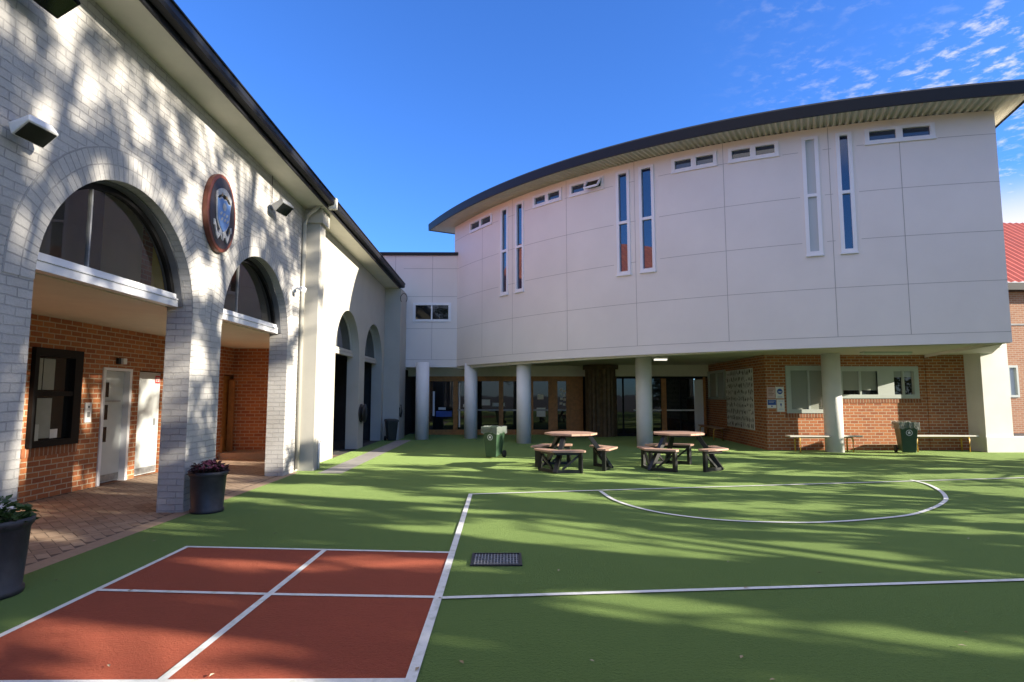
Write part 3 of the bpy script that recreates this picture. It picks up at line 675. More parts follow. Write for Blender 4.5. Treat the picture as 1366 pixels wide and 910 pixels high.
for i, (a, b) in enumerate(small):
    w = .0036; m = MB(); c = (a+b)/2
    cbox(m, a-.0004, a+w, 7.26, 7.60, -.06, .025); cbox(m, b-w, b+.0004, 7.26, 7.60, -.06, .025); cbox(m, c-w*.8, c+w*.8, 7.26, 7.60, -.06, .024)
    for p0, p1 in ((a+w, c-w*.8), (c+w*.8, b-w)):
        cbox(m, p0, p1, 7.255, 7.325, -.06, .0235); cbox(m, p0, p1, 7.535, 7.605, -.06, .0235)
    cbox(m, a-.001, b+.001, 7.225, 7.254, -.02, .045)
    f = m.build('high_window', 'whiteframe', CB, local=False)
    for j, (p0, p1) in enumerate(((a+w, c-w*.8), (c+w*.8, b-w))):
        if i == 2 and j == 1:      # the one sash that is pushed open
            P = lambda t, z, o: Vector(cp(t, zz(t, z), o))
            s_ = MB(); s_.face([P(p0, 7.53, .02), P(p1, 7.53, .02), P(p1, 7.31, .20), P(p0, 7.31, .20)])
            s_.build('pane', 'glass', f, local=False)
            fr = MB()
            for A, B in ((P(p0, 7.54, .025), P(p0, 7.31, .205)), (P(p1, 7.54, .025), P(p1, 7.31, .205)), (P(p0, 7.31, .205), P(p1, 7.31, .205)), (P(p0, 7.54, .025), P(p1, 7.54, .025))): fr.bar(A, B, .05, .05)
            fr.build('sash', 'whiteframe', f, local=False)
            bk = MB(); bk.face([cp(p0, zz(p0, 7.325), -.05), cp(p1, zz(p1, 7.325), -.05), cp(p1, zz(p1, 7.535), -.05), cp(p0, zz(p0, 7.535), -.05)]); bk.build('opening', 'darkroom', f, local=False)
        else:
            p = MB(); p.face([cp(p0, zz(p0, 7.325), -.035), cp(p1, zz(p1, 7.325), -.035), cp(p1, zz(p1, 7.535), -.035), cp(p0, zz(p0, 7.535), -.035)]); p.build('pane', 'highglass', f, local=False)
# roof: ribbed soffit, fascia, top sheet
OV = .78; TL2, TR2 = TL-.035, TR+.017
m = MB(); n = int((TR2-TL2)*CR/.034); prev = None
for k in range(n+1):
    t = TL2+(TR2-TL2)*k/n; dz = (0, 0, .05, .05)[k % 4]
    inner = -.1 if TL-.001 < t < TR+.001 else -9
    if t < TL: inner = -3
    row = (cp(t, ztop(t)+.012+dz, OV), cp(t, ztop(t)+.012+dz, inner))
    if prev: m.face([prev[0], row[0], row[1], prev[1]])
    prev = row
m.build('ribbed_soffit', 'ribs', CB, local=False, fix=False)
m = MB(); n = 80; FH = .30
for k in range(n):
    a, b = TL2+(TR2-TL2)*k/n, TL2+(TR2-TL2)*(k+1)/n
    za, zb_ = ztop(a), ztop(b)
    m.face([cp(a, za-.02, OV), cp(b, zb_-.02, OV), cp(b, zb_+FH-.06, OV+.01), cp(a, za+FH-.06, OV+.01)], 0, None, True)
    m.face([cp(a, za+FH-.06, OV+.01), cp(b, zb_+FH-.06, OV+.01), cp(b, zb_+FH, OV-.05), cp(a, za+FH, OV-.05)], 0, None, True)
    m.face([cp(a, za-.02, OV), cp(b, zb_-.02, OV), cp(b, zb_-.02, OV-.05), cp(a, za-.02, OV-.05)])
    m.face([cp(a, za+.01, OV-.05), cp(b, zb_+.01, OV-.05), cp(b, zb_-.02, OV-.05), cp(a, za-.02, OV-.05)])
for t, dep in ((TL2, -3), (TR2, -9)):
    m.face([cp(t, ztop(t)-.02, OV), cp(t, ztop(t)+FH, OV-.03), cp(t, ztop(t)+FH, dep), cp(t, ztop(t)-.02, dep)])
m.build('fascia', 'fascia', CB, local=False, fix=False)
m = MB()
for k in range(n):
    a, b = TL2+(TR2-TL2)*k/n, TL2+(TR2-TL2)*(k+1)/n
    m.face([cp(a, ztop(a)+FH+.001, OV-.05), cp(b, ztop(b)+FH+.001, OV-.05), cp(b, ztop(b)+FH+.12, -9), cp(a, ztop(a)+FH+.12, -9)])
m.build('roof_sheet', 'fascia', CB, local=False, fix=False)
# underside: ring beam and flat ceiling
m = MB()
for a, b in zip(th, th[1:]):
    zl = lambda t: 2.585+.115*min(1, max(0, (t-TL)/(.62)))
    q = lambda t, z, o: cp(t, z, o)
    m.hexa([q(a, zl(a), -.12), q(b, zl(b), -.12), q(b, zl(b), -.42), q(a, zl(a), -.42)], [q(a, 2.79, -.12), q(b, 2.79, -.12), q(b, 2.79, -.42), q(a, 2.79, -.42)])
m.build('ring_beam', 'soffit', CB, local=False)
m = MB()
for a, b in zip(th, th[1:]):
    pa, pb = cur(a, -.2), cur(b, -.2); m.face([(*pa, 2.78), (*pb, 2.78), (pb[0], 27, 2.78), (pa[0], 27, 2.78)])
pr = cur(TR, -.2)
m.face([(*pr, 2.78), (13.95, pr[1]+4.3, 2.78), (13.95, 27, 2.78), (pr[0], 27, 2.78)])
m.build('ceiling', 'soffit', CB, local=False)
for (x, y) in ((-3.05, 21.45), (-1.31, 21.95), (0.60, 19.75), (4.25, 18.05), (9.30, 16.65)):
    m = MB(); m.lathe([(.245, .0), (.245, 2.785)], (x, y, 0), 32); m.build('column', 'column', CB, local=False)
# low roof right, white fin wall and plinth
boxes('low_roof', 'soffit', CB, (12.9, 14.1, 16.3, 26, 2.95, 3.15))
boxes('fin_wall', 'finpaint', CB, (13.52, 14.30, 16.5, 17.2, 0, 3.1), (13.48, 14.9, 16.44, 16.5, 0, .42), (14.301, 16.0, 16.5, 16.9, 0, .42))
def skew(o, px=0.0, py=20.0):       # turn a piece of the side wall onto its slightly splayed line
    for v in o.data.vertices: v.co.x += .0585*(v.co.y+py-17.15)-.23
    return o
# ground-floor brick: front wall (y = 17.15) and side wall facing the entry (x = 7.85)
m = MB()
def hw(m, y0, x0, x1, z1, holes, thick=.12):
    xs = sorted({x0, x1, *[h[0] for h in holes], *[h[1] for h in holes]})
    for a, b in zip(xs, xs[1:]):
        z = 0
        for (p, q) in sorted([(h[2], h[3]) for h in holes if h[0] <= a and h[1] >= b]):
            if p > z: m.face([(a, y0, z), (b, y0, z), (b, y0, p), (a, y0, p)])
            z = q
        if z < z1: m.face([(a, y0, z), (b, y0, z), (b, y0, z1), (a, y0, z1)])
    for (a, b, p, q) in holes:
        for P, Q in (((a, p), (b, p)), ((b, p), (b, q)), ((b, q), (a, q)), ((a, q), (a, p))):
            m.face([(P[0], y0, P[1]), (Q[0], y0, Q[1]), (Q[0], y0+thick, Q[1]), (P[0], y0+thick, P[1])])
FW = [(8.22, 9.55, 1.07, 2.46), (9.75, 12.15, 1.50, 2.44)]
hw(m, 17.15, 7.62, 12.38, 2.78, FW); m.face([(12.38, 17.15, 0), (12.38, 17.12, 0), (12.38, 17.12, 2.78), (12.38, 17.15, 2.78)]); m.face([(12.38, 17.12, 0), (13.6, 17.12, 0), (13.6, 17.12, 2.78), (12.38, 17.12, 2.78)])
m.build('ground_floor_brick', 'redbrick', CB, local=False, fix=False)
m = MB()
for a, b, p, q in ((17.15, 25, 0, 1.48), (17.15, 25, 2.46, 2.78), (17.15, 20.85, 1.48, 2.46), (22.85, 25, 1.48, 2.46)): m.face([(7.85, a, p), (7.85, b, p), (7.85, b, q), (7.85, a, q)])
skew(m.build('side_brick', 'redbrick', CB, local=False, fix=False))
boxes('sill_course', 'soldierbrick', CB, (9.7, 12.2, 17.135, 17.2, 1.37, 1.498), (8.17, 9.6, 17.135, 17.2, .94, 1.068))
def window(x0, x1, z0, z1, y, panes, fw=.09, blank=()):
    m = MB(); m.box(x0-.05, x0+fw, y-.035, y+.08, z0-.05, z1+.05); m.box(x1-fw, x1+.05, y-.035, y+.08, z0-.05, z1+.05)
    m.box(x0+fw, x1-fw, y-.034, y+.08, z1-fw, z1+.05); m.box(x0+fw, x1-fw, y-.034, y+.08, z0-.05, z0+fw*.7)
    for (a, b, *_) in panes[:-1]: m.box(b, b+.05, y-.02, y+.07, z0+fw*.7, z1-fw)
    for a, b in blank: m.box(a, b, y-.022, y+.07, z0+fw*.7, z1-fw)
    f = m.build('window', 'greyframe', CB, local=False)
    for (a, b, mat, *bl) in panes:
        zz0 = z0+fw*.7
        if bl: boxes('blind', 'blind', f, (a, b, y+.035, y+.05, bl[0], z1-fw)); boxes('pane', 'glass', f, (a, b, y+.04, y+.055, zz0, bl[0]-.001))
        else: boxes('pane', mat, f, (a, b, y+.035, y+.05, zz0, z1-fw))
    return f
window(8.27, 9.50, 1.12, 2.41, 17.15, [(8.36, 8.87, 'blind'), (8.92, 9.41, 'blind')])
window(9.80, 12.10, 1.55, 2.39, 17.15, [(9.9, 10.4, 0, 1.74), (10.45, 10.93, 0, 1.74), (11.42, 11.68, 0, 2.12), (11.73, 11.98, 0, 2.12)], blank=((10.93, 11.42),))
f = skew(boxes('window', 'greyframe', CB, (7.80, 7.9, 20.80, 20.9, 1.43, 2.51), (7.80, 7.9, 22.80, 22.9, 1.43, 2.51), (7.801, 7.9, 20.9, 22.8, 2.42, 2.51), (7.801, 7.9, 20.9, 22.8, 1.43, 1.52), (7.81, 7.9, 21.8, 21.86, 1.52, 2.42)))
skew(boxes('pane', 'blind', f, (7.86, 7.88, 20.9, 21.8, 1.52, 2.42), (7.86, 7.88, 21.86, 22.8, 1.52, 2.42)))
# entry: timber and glass fronts, bulkheads, side
boxes('bulkhead', 'soffit', CB, (-4.1, 3.4, 23.9, 24.1, 2.36, 2.78), (3.4, 7.95, 22.9, 23.1, 2.33, 2.78))
EN = boxes('entry_front', 'timber', CB, (-3.3, 3.15, 23.95, 24.05, 2.16, 2.36), (-3.3, 3.15, 23.95, 24.05, 0, .20),
    *[(x-.09, x+.09, 23.93, 24.04, .2, 2.16) for x in (-3.2, -2.05, -.2, 1.02, 1.82, 2.55, 3.05)], (2.64, 2.96, 23.94, 24.04, .2, 2.16), (1.91, 2.1, 23.94, 24.04, .2, 2.16))
for a, b in ((-3.11, -2.14), (-1.96, -.29), (-.11, .93), (1.11, 1.73), (2.10, 2.46)): boxes('pane', 'glass', EN, (a, b, 23.99, 24.0, .2, 2.16))
boxes('mid_rail', 'steel', EN, *[(a, b, 23.95, 23.98, .96, 1.02) for a, b in ((-1.96, -.29), (-.11, .93), (1.11, 1.73), (2.10, 2.46))])
for (x, z, w, h) in ((-.98, 1.18, .34, .24), (-.55, 1.14, .5, .14), (-1.75, 1.1, .2, .12), (1.28, 1.42, .26, .2), (1.25, .72, .36, .36), (2.20, 1.75, .1, .1), (2.33, 1.70, .1, .1), (2.21, 1.58, .1, .1), (2.33, 1.53, .1, .1), (2.22, 1.4, .1, .1), (2.34, 1.36, .1, .1), (2.2, 1.22, .1, .1), (2.33, 1.16, .1, .1), (-2.75, 1.0, .3, .1)):
    boxes('notice_paper', 'paper', EN, (x, x+w, 23.983, 23.988, z, z+h))
boxes('paper_strip', 'whiteframe', EN, (-2.98, -2.9, 23.95, 23.985, .75, 1.75), (-1.92, -1.86, 23.95, 23.985, .3, 2.1))
boxes('pinboard_blue', 'signblue', EN, (-2.85, -2.2, 23.983, 23.987, .72, .95))
ER = boxes('glass_front', 'blackframe', CB, (3.5, 7.95, 23.0, 23.06, 2.24, 2.33), (3.5, 7.85, 23.0, 23.06, 0, .1), *[(x-.03, x+.03, 22.99, 23.05, .1, 2.24) for x in (4.6, 5.3, 6.85)])
for a, b in ((3.5, 4.57), (4.63, 5.27), (5.33, 6.1), (6.3, 6.82), (6.88, 7.4)): boxes('pane', 'glass', ER, (a, b, 23.03, 23.04, .1, 2.24))
boxes('timber_post', 'orangetimber', ER, (6.1, 6.29, 22.97, 23.05, .1, 2.24)); boxes('white_panel', 'whiteframe', ER, (7.41, 7.75, 23.0, 23.05, .1, 2.2), (5.0, 7.4, 22.985, 22.998, .98, 1.03))
boxes('timber_edge', 'orangetimber', ER, (7.755, 7.845, 22.96, 23.05, .1, 2.3))
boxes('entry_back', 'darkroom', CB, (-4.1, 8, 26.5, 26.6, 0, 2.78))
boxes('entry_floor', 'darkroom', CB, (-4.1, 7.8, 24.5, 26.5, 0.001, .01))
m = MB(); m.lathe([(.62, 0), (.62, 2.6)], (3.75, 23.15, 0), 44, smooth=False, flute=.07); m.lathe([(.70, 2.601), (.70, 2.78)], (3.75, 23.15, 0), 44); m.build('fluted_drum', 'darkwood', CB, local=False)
# link block between the two buildings
LB = thing('link_building', (-3.2, 22.3, 0), 'flat grey link block with one slider window between the two wings', 'building')
m = MB(); yL = 22.45; wx0, wx1, wz0, wz1 = -3.60, -2.13, 4.42, 5.16
hw(m, yL, -5.5, -1.6, 7.02, []); m.build('hidden', 'panel') if 0 else None
m = MB()
xs = [-5.6, wx0, wx1, -1.72]
for a, b in zip(xs, xs[1:]):
    for p, q in ((2.66, wz0), (wz0, wz1), (wz1, 7.02)):
        if (a, p) == (wx0, wz0): continue
        m.face([(a, yL, p), (b, yL, p), (b, yL, q), (a, yL, q)])
m.face([(-5.6, yL, 2.66), (-1.72, yL, 2.66), (-1.72, yL+.25, 2.66), (-5.6, yL+.25, 2.66)])
for z in (2.95, 4.15, 5.4, 6.5): m.face([(-3.98, yL-.003, z-.006), (-1.9, yL-.003, z-.006), (-1.9, yL-.003, z+.006), (-3.98, yL-.003, z+.006)], 1)
for x, z1 in ((-2.86, wz0), (-4.3, 2.66)): m.face([(x-.006, yL-.003, 2.95), (x+.006, yL-.003, 2.95), (x+.006, yL-.003, z1), (x-.006, yL-.003, z1)], 1)
for x in (-2.86, -4.3): m.face([(x-.006, yL-.003, wz1), (x+.006, yL-.003, wz1), (x+.006, yL-.003, 7.0), (x-.006, yL-.003, 7.0)], 1)
m.build('wall', ['panel', 'joint'], LB, local=False, fix=False)
boxes('corner_pier', 'render', LB, (XW-.01, -3.85, 21.205, 22.44, 0, 5.5))
boxes('parapet_cap', 'fascia', LB, (-5.6, -1.75, yL-.06, yL+.4, 7.021, 7.14)); boxes('side_mass', 'panel', LB, (-9, -2.0, yL+.26, 28, 2.9, 7.0))
f = boxes('slider_window', 'whiteframe', LB, (wx0, wx0+.1, yL-.03, yL+.1, wz0, wz1), (wx1-.1, wx1, yL-.03, yL+.1, wz0, wz1), (wx0+.1, wx1-.1, yL-.03, yL+.1, wz0, wz0+.09), (wx0+.1, wx1-.1, yL-.03, yL+.1, wz1-.1, wz1), (-2.90, -2.85, yL-.02, yL+.08, wz0+.09, wz1-.1))
boxes('pane', 'glass', f, (wx0+.1, wx1-.1, yL+.04, yL+.05, wz0+.09, wz1-.1))
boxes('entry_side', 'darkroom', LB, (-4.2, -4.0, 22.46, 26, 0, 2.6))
m = MB(); m.tube([(-3.74+.12*sin(t), 21.2, 5.12-.18*cos(t)) for t in [k*pi/8 for k in range(2, 15)]], .012, 6); tag(m.build('cable_loop', 'black'), 'loop of black cable hanging at the end of the long gutter', 'cable')
HK = thing('phone_hook', (-3.85, 21.5, 1.0), 'small black handset hook on the corner pier above dark bin', 'hook')
boxes('plate', 'black', HK, (-3.849, -3.82, 21.25, 21.35, .85, 1.15)); m = MB(); m.tube([(-3.8, 21.3, .8), (-3.76, 21.28, 1.0), (-3.8, 21.3, 1.25)], .025, 8); m.build('grip', 'black', HK, local=False)

# ------------------------------------------------------------------ brick building at the far right
FB = thing('brick_house', (24, 25, 0), 'sunlit orange brick building with red ribbed roof beyond the white fin wall', 'building')
m = MB(); hw(m, 24.5, 19.6, 34, 6.0, [(21.15, 21.6, 1.5, 2.85)], .2); m.face([(19.6, 24.5, 0), (19.6, 34, 0), (19.6, 34, 6), (19.6, 24.5, 6)]); m.build('wall', 'farbrick', FB, local=False, fix=False)
boxes('band_course', 'concrete', FB, (19.55, 34, 24.47, 24.499, 4.55, 4.62))
boxes('eave', 'fascia', FB, (19.2, 34.3, 24.0, 24.5, 6.0, 6.3))
m = MB(); n = 90
for k in range(n):
    x0 = 19.2+15*k/n; z = .05*(k % 2); z1 = .05*((k+1) % 2)
    m.face([(x0, 24.0, 6.31+z), (x0+15/n, 24.0, 6.31+z1), (x0+15/n, 30, 10.65+z1), (x0, 30, 10.65+z)])
m.build('roof', 'redroof', FB, local=False, fix=False)
f = boxes('window', 'greyframe', FB, (21.15, 21.23, 24.45, 24.6, 1.5, 2.85), (21.52, 21.6, 24.45, 24.6, 1.5, 2.85), (21.23, 21.52, 24.45, 24.6, 1.5, 1.6), (21.23, 21.52, 24.45, 24.6, 2.75, 2.85)); boxes('pane', 'frost', f, (21.23, 21.52, 24.55, 24.56, 1.6, 2.75))

# ------------------------------------------------------------------ notice board, signs, ceiling lights
NBd = thing('notice_board', (7.84, 19.4, 1.5), 'large photo collage board of small grey pictures on the brick side wall', 'notice board')
skew(boxes('board', 'paper', NBd, (7.825, 7.845, 18.1, 20.72, .52, 2.44)), py=19.4)
random.seed(11); m = MB(); ny, nzz = 17, 9; cw, ch = 2.62/ny, 1.92/nzz
for i in range(ny):
    for j in range(nzz):
        X = 7.8225; y0, z0 = 18.1+cw*i, .52+ch*j
        m.face([(X, y0+.004, z0+.004), (X, y0+cw-.004, z0+.004), (X, y0+cw-.004, z0+ch-.004), (X, y0+.004, z0+ch-.004)], 0)
        for q in range(random.choice((1, 1, 2, 2, 3))):
            w = cw*random.uniform(.25, .7); h = ch*random.uniform(.25, .9); y = y0+(cw-w)*random.random(); z = z0+(ch-h)*random.random(); X -= .0006
            A = [(y+w/2+w/2*cos(t)*random.uniform(.6, 1), z+h/2+h/2*sin(t)*random.uniform(.75, 1)) for t in [2*pi*r/7 for r in range(7)]]
            m.face([(X, *a) for a in A], 1)
skew(m.build('pictures', ['picbase', 'inkgrey'], NBd, local=False, fix=False), py=19.4)
def sign(x, z, w, h, mat, label, deco):
    t = thing('wall_sign', (x+w/2, 17.15, z), label, 'sign', 'notices on the brick corner')
    boxes('panel', mat, t, (x, x+w, 17.132, 17.146, z, z+h))
    deco(t, x, z, w, h)
def lines(t, x, z, w, h, mat='signred', n=5):
    mm = MB()
    for k in range(n): mm.box(x+w*.15, x+w*(.85-.1*(k % 3)), 17.130, 17.1315, z+h*(.8-.13*k), z+h*(.84-.13*k))
    mm.build('writing', mat, t, local=False)
def d1(t, x, z, w, h): lines(t, x, z, w, h, 'rim', 5)
def d2(t, x, z, w, h):
    mm = MB(); cx, cz = x+w/2, z+h*.60; r = w*.34; A = [(cx+r*cos(2*pi*k/24), 17.129, cz+r*sin(2*pi*k/24)) for k in range(24)]; mm.face(A); mm.build('blue_disc', 'signblue', t, local=False)
    mm = MB(); mm.face([(cx-r*.5, 17.127, cz-r*.35), (cx+r*.55, 17.127, cz-r*.35), (cx+r*.6, 17.127, cz+.1*r), (cx+.2*r, 17.127, cz-.05*r), (cx-r*.5, 17.127, cz+.05*r)]); mm.build('pictogram', 'white', t, local=False)
    boxes('writing', 'signblue', t, (x+w*.2, x+w*.8, 17.130, 17.1315, z+h*.10, z+h*.14))
def d3(t, x, z, w, h):
    boxes('blue_field', 'signblue', t, (x+.01, x+w-.01, 17.129, 17.1315, z+h*.35, z+h*.95)); boxes('writing', 'paper', t, (x+w*.15, x+w*.8, 17.127, 17.1285, z+h*.78, z+h*.81), (x+w*.15, x+w*.7, 17.127, 17.1285, z+h*.62, z+h*.65)); boxes('mark', 'signblue', t, (x+w*.42, x+w*.56, 17.129, 17.1315, z+h*.12, z+h*.28))
def d4(t, x, z, w, h):
    boxes('blue_mark', 'signblue', t, (x+w*.42, x+w*.62, 17.129, 17.1315, z+h*.5, z+h*.68), (x+w*.5, x+w*.58, 17.129, 17.1315, z+h*.42, z+h*.47)); boxes('writing', 'crestblue', t, (x+w*.2, x+w*.85, 17.129, 17.1315, z+h*.85, z+h*.88), (x+w*.2, x+w*.85, 17.129, 17.1315, z+h*.2, z+h*.23))
sign(7.655, 1.50, .235, .33, 'pink', 'pink paper notice, upper left of four on the brick corner', d1)
sign(7.91, 1.50, .24, .34, 'paper', 'white notice with a blue disc, upper right of four beside the window', d2)
sign(7.65, 1.22, .265, .25, 'paper', 'wide notice with deep blue field, lower left of four', d3)
sign(7.935, 1.11, .22, .36, 'paper', 'white notice with tiny blue mark, lower right of four', d4)
def clight(x0, x1, y, z, label, lit=False):
    t = thing('ceiling_light', ((x0+x1)/2, y, z), label, 'ceiling light', 'strip lights under the soffit')
    l = (x1-x0)/2; m = MB(); m.box(-l, l, -.09, .09, -.03, -.001); m.build('tray', 'greyframe', t); m = MB(); m.hexa([(-l+.02, -.06, -.085), (l-.02, -.06, -.085), (l-.02, .06, -.085), (-l+.02, .06, -.085)], [(-l+.02, -.085, -.031), (l-.02, -.085, -.031), (l-.02, .085, -.031), (-l+.02, .085, -.031)]); m.build('diffuser', 'lamp' if lit else 'tube', t)
clight(9.75, 11.1, 15.9, 2.78, 'long strip light under the soffit right of the last column')
clight(4.72, 5.15, 18.6, 2.78, 'short strip light under soffit right of the fourth column', True)

# ------------------------------------------------------------------ drain grate
GR = thing('drain_grate', (-.09, 5.86, .0), 'rectangular steel drain grate set in the green turf', 'drain grate')
boxes('pit', 'black', GR, (-.325, .145, 5.66, 6.07, .001, .0045))
m = MB()
for k in range(14): x = -.295+.40*k/13; m.box(x-.0045, x+.0045, 5.69, 6.04, .006, .014)
for k in range(5): y = 5.72+.28*k/4; m.box(-.31, .12, y-.004, y+.004, .0055, .0125)
m.build('bars', 'steel', GR, local=False)
boxes('frame', 'black', GR, (-.335, -.315, 5.65, 6.08, .001, .014), (.135, .155, 5.65, 6.08, .001, .014), (-.315, .135, 5.65, 5.67, .001, .014), (-.315, .135, 6.06, 6.08, .001, .014))

# fallen leaves and scraps on the turf
random.seed(77); m = MB()
for k in range(150):
    x, y = random.uniform(-4.2, 9), random.uniform(2.4, 16); a = random.uniform(0, 6.28); l = random.uniform(.012, .03); d = Vector((cos(a), sin(a), 0))*l; n_ = Vector((-sin(a), cos(a), 0))*l*.4; c = Vector((x, y, .016))
    m.face([c-d, c+n_+Vector((0, 0, .006)), c+d, c-n_+Vector((0, 0, .004))])
struct(m.build('fallen_leaves', island('dry_leaves', (0.30, 0.20, 0.09), (0.55, 0.48, 0.34), 0.8, 0), fix=False), 'stuff')

# ------------------------------------------------------------------ picnic tables
def clip(poly, a, b):      # keep the left side of a -> b
    o = []; f = lambda p: (b[0]-a[0])*(p[1]-a[1])-(b[1]-a[1])*(p[0]-a[0])
    for p, q in zip(poly, poly[1:]+poly[:1]):
        fp, fq = f(p), f(q)
        if fp >= 0: o.append(p)
        if (fp > 0 > fq) or (fp < 0 < fq):
            t = fp/(fp-fq); o.append((p[0]+(q[0]-p[0])*t, p[1]+(q[1]-p[1])*t))
    return o
def planks(m, poly, ang, w, z0, z1, gap=.006):
    c, s = cos(ang), sin(ang); pr = [-s*x+c*y for x, y in poly]; lo, hi = min(pr), max(pr); n = max(1, round((hi-lo)/w)); w = (hi-lo)/n
    for k in range(n):
        a, b = lo+k*w+gap/2, lo+(k+1)*w-gap/2
        P = lambda u, v: (c*u-s*v, s*u+c*v)
        q = clip(poly, P(-5, a), P(5, a)); q = clip(q, P(5, b), P(-5, b)) if len(q) > 2 else q
        if len(q) > 2: m.prism(q, z0, z1)
def make_table(label):
    t = thing('picnic_table', (0, 0, 0), label, 'picnic table', 'picnic tables before the entry')
    m = MB(); Rt = .55; oc = [(Rt*cos(pi/8+k*pi/4), Rt*sin(pi/8+k*pi/4)) for k in range(8)]
    planks(m, oc, pi/2, .14, .735, .775); m.build('tabletop', 'tablewood', t, bevel=.006)
    m = MB(); m.prism([(x*.8, y*.8) for x, y in oc], .70, .734); m.build('top_frame', 'black', t)
    for u in range(3):
        ph = 2*pi*u/3; V = lambda r, a: Vector((r*cos(a), r*sin(a), 0))
        Ro, Ri = 1.0, .70; s = MB(); posts = []
        for sg in (-1, 1):
            vo, vi = V(Ro, ph), V(Ri, ph); eo = V(Ro, ph+sg*pi/3); ei = V(Ri, ph+sg*pi/3)
            fo, fi = vo.lerp(eo, .68), vi.lerp(ei, .68)
            # chamfer of the free end
            co = fo.lerp(fi, .25)+(vo-fo).normalized()*0; c1_ = vo.lerp(eo, .62)
            poly = [tuple(p.xy) for p in ((vi, vo, c1_, co, fi) if sg > 0 else (vo, vi, fi, co, c1_))]
            d = (eo-vo); planks(s, poly, atan2(d.y, d.x), .13, .425, .465)
            pm = (vo+vi)/2; fm = (fo+fi)/2; posts.append(pm.lerp(fm, .86)); 
        s.build('seat', 'tablewood', t, bevel=.006)
        pc = V((Ro+Ri)/2, ph)*.99
        for P in posts:
            b = MB(); b.box(P.x-.035, P.x+.035, P.y-.035, P.y+.035, 0, .424); b.build('post', 'black', t)
        for zr, wr in ((.035, .06), (.395, .05)):
            b = MB()
            for P in posts: b.bar((P.x, P.y, zr), (pc.x, pc.y, zr), wr, wr)
            b.build('rail', 'black', t)
        b = MB(); b.bar((pc.x*1.02, pc.y*1.02, .0), (V(.40, ph).x, V(.40, ph).y, .70), .085, .085); b.build('slanted_leg', 'black', t)
        b = MB()
        for P in posts: b.bar((P.x*.97, P.y*.97, .38), ((pc.x*.75+P.x*.25)*.97, (pc.y*.75+P.y*.25)*.97, .07), .04, .04)
        b.build('brace', 'black', t)
    return t
tb = make_table('octagonal slatted picnic table with a seat corner pointing left, nearer the green bin')
tb.location = (1.42, 12.95, .002); tb.rotation_euler.z = radians(243); tb.scale = (1.05, 1.05, 1.0)
t2 = copy_tree(tb); t2.location = (3.82, 13.05, .002); t2.rotation_euler.z = radians(212)
t2['label'] = 'octagonal slatted picnic table before the fourth column, its open gap facing the court'

# ------------------------------------------------------------------ wheelie bins
def make_bin(label, body='binGreen', liner=True):
    t = thing('wheelie_bin', (0, 0, 0), label, 'wheelie bin', 'wheelie bins of the yard')
    m = MB(); lo = [(-.17, -.20, .03), (.17, -.20, .03), (.17, .17, .12), (-.17, .17, .12)]; hi = [(-.235, -.27, .83), (.235, -.27, .83), (.235, .25, .83), (-.235, .25, .83)]
    m.hexa(lo, hi); m.build('body', body, t, bevel=.015)
    m = MB(); m.box(-.26, .26, -.295, .275, .831, .885); m.build('rim', body, t, bevel=.012)
    m = MB(); m.tube([(-.2, .30, .86), (.2, .30, .86)], .018, 8); m.box(-.2, -.16, .24, .30, .80, .86); m.box(.16, .2, .24, .30, .80, .86); m.build('handle', body, t)
    for s in (-1, 1):
        m = MB(); m.lathe([(.05, -.025), (.10, -.025), (.105, 0), (.10, .025), (.05, .025)], seg=20); o = m.build('wheel', 'rubber', t); o.rotation_euler = (0, pi/2, 0); o.location = (s*.215, .22, .105)
    m = MB(); m.tube([(-.2, .22, .105), (.2, .22, .105)], .015, 8); m.build('axle', 'black', t)
    if liner:
        random.seed(5); m = MB(); n = 36; R1 = []; R2 = []; R3 = []
        for k in range(n):
            a = 2*pi*k/n; e = max(abs(cos(a))/.275, abs(sin(a))/.30); x, y = cos(a)/e, sin(a)/e
            j = random.uniform(.985, 1.04); R3.append((x*.88, y*.88, .80)); R2.append((x*1.0*j, y*1.0*j, .898+random.uniform(0, .018))); R1.append((x*1.02*j, y*1.02*j, .72+random.uniform(-.05, .03)))
        for k in range(n):
            q = (k+1) % n; m.face([R1[k], R1[q], R2[q], R2[k]], 0, None, True); m.face([R2[k], R2[q], R3[q], R3[k]], 0, None, True)
        m.build('liner', 'liner', t, fix=False)
        m = MB(); 
        def P(x, z): return (x, -.20-(z-.03)*.0875-.004, z)
        c = (0, .60); 
        for k in range(24):
            a, b = 2*pi*k/24, 2*pi*(k+1)/24; m.face([P(c[0]+.085*cos(a), c[1]+.085*sin(a)), P(c[0]+.085*cos(b), c[1]+.085*sin(b)), P(c[0]+.068*cos(b), c[1]+.068*sin(b)), P(c[0]+.068*cos(a), c[1]+.068*sin(a))])
        m.face([P(c[0]+.03, c[1]-.03), P(c[0]+.035, c[1]+.01), P(c[0], c[1]+.05), P(c[0]-.035, c[1]+.01), P(c[0]-.03, c[1]-.03)]); m.build('emblem', 'white', t, fix=False)
    else:
        m = MB(); m.hexa([(-.27, -.30, .886), (.27, -.30, .886), (.27, .30, .886), (-.27, .30, .886)], [(-.24, -.27, .93), (.24, -.27, .93), (.24, .28, .95), (-.24, .28, .95)]); m.build('lid', body, t, bevel=.015)
    return t
b1 = make_bin('lined green wheelie bin on open turf left of the picnic tables'); b1.location = (-.30, 15.2, .002); b1.rotation_euler.z = radians(-28); b1.scale = (.88, .88, .88)
b2 = copy_tree(b1); b2.location = (11.08, 16.25, .002); b2.rotation_euler.z = radians(-16); b2.scale = (.95, .95, .95); b2['label'] = 'lined green wheelie bin standing before the right white bench'
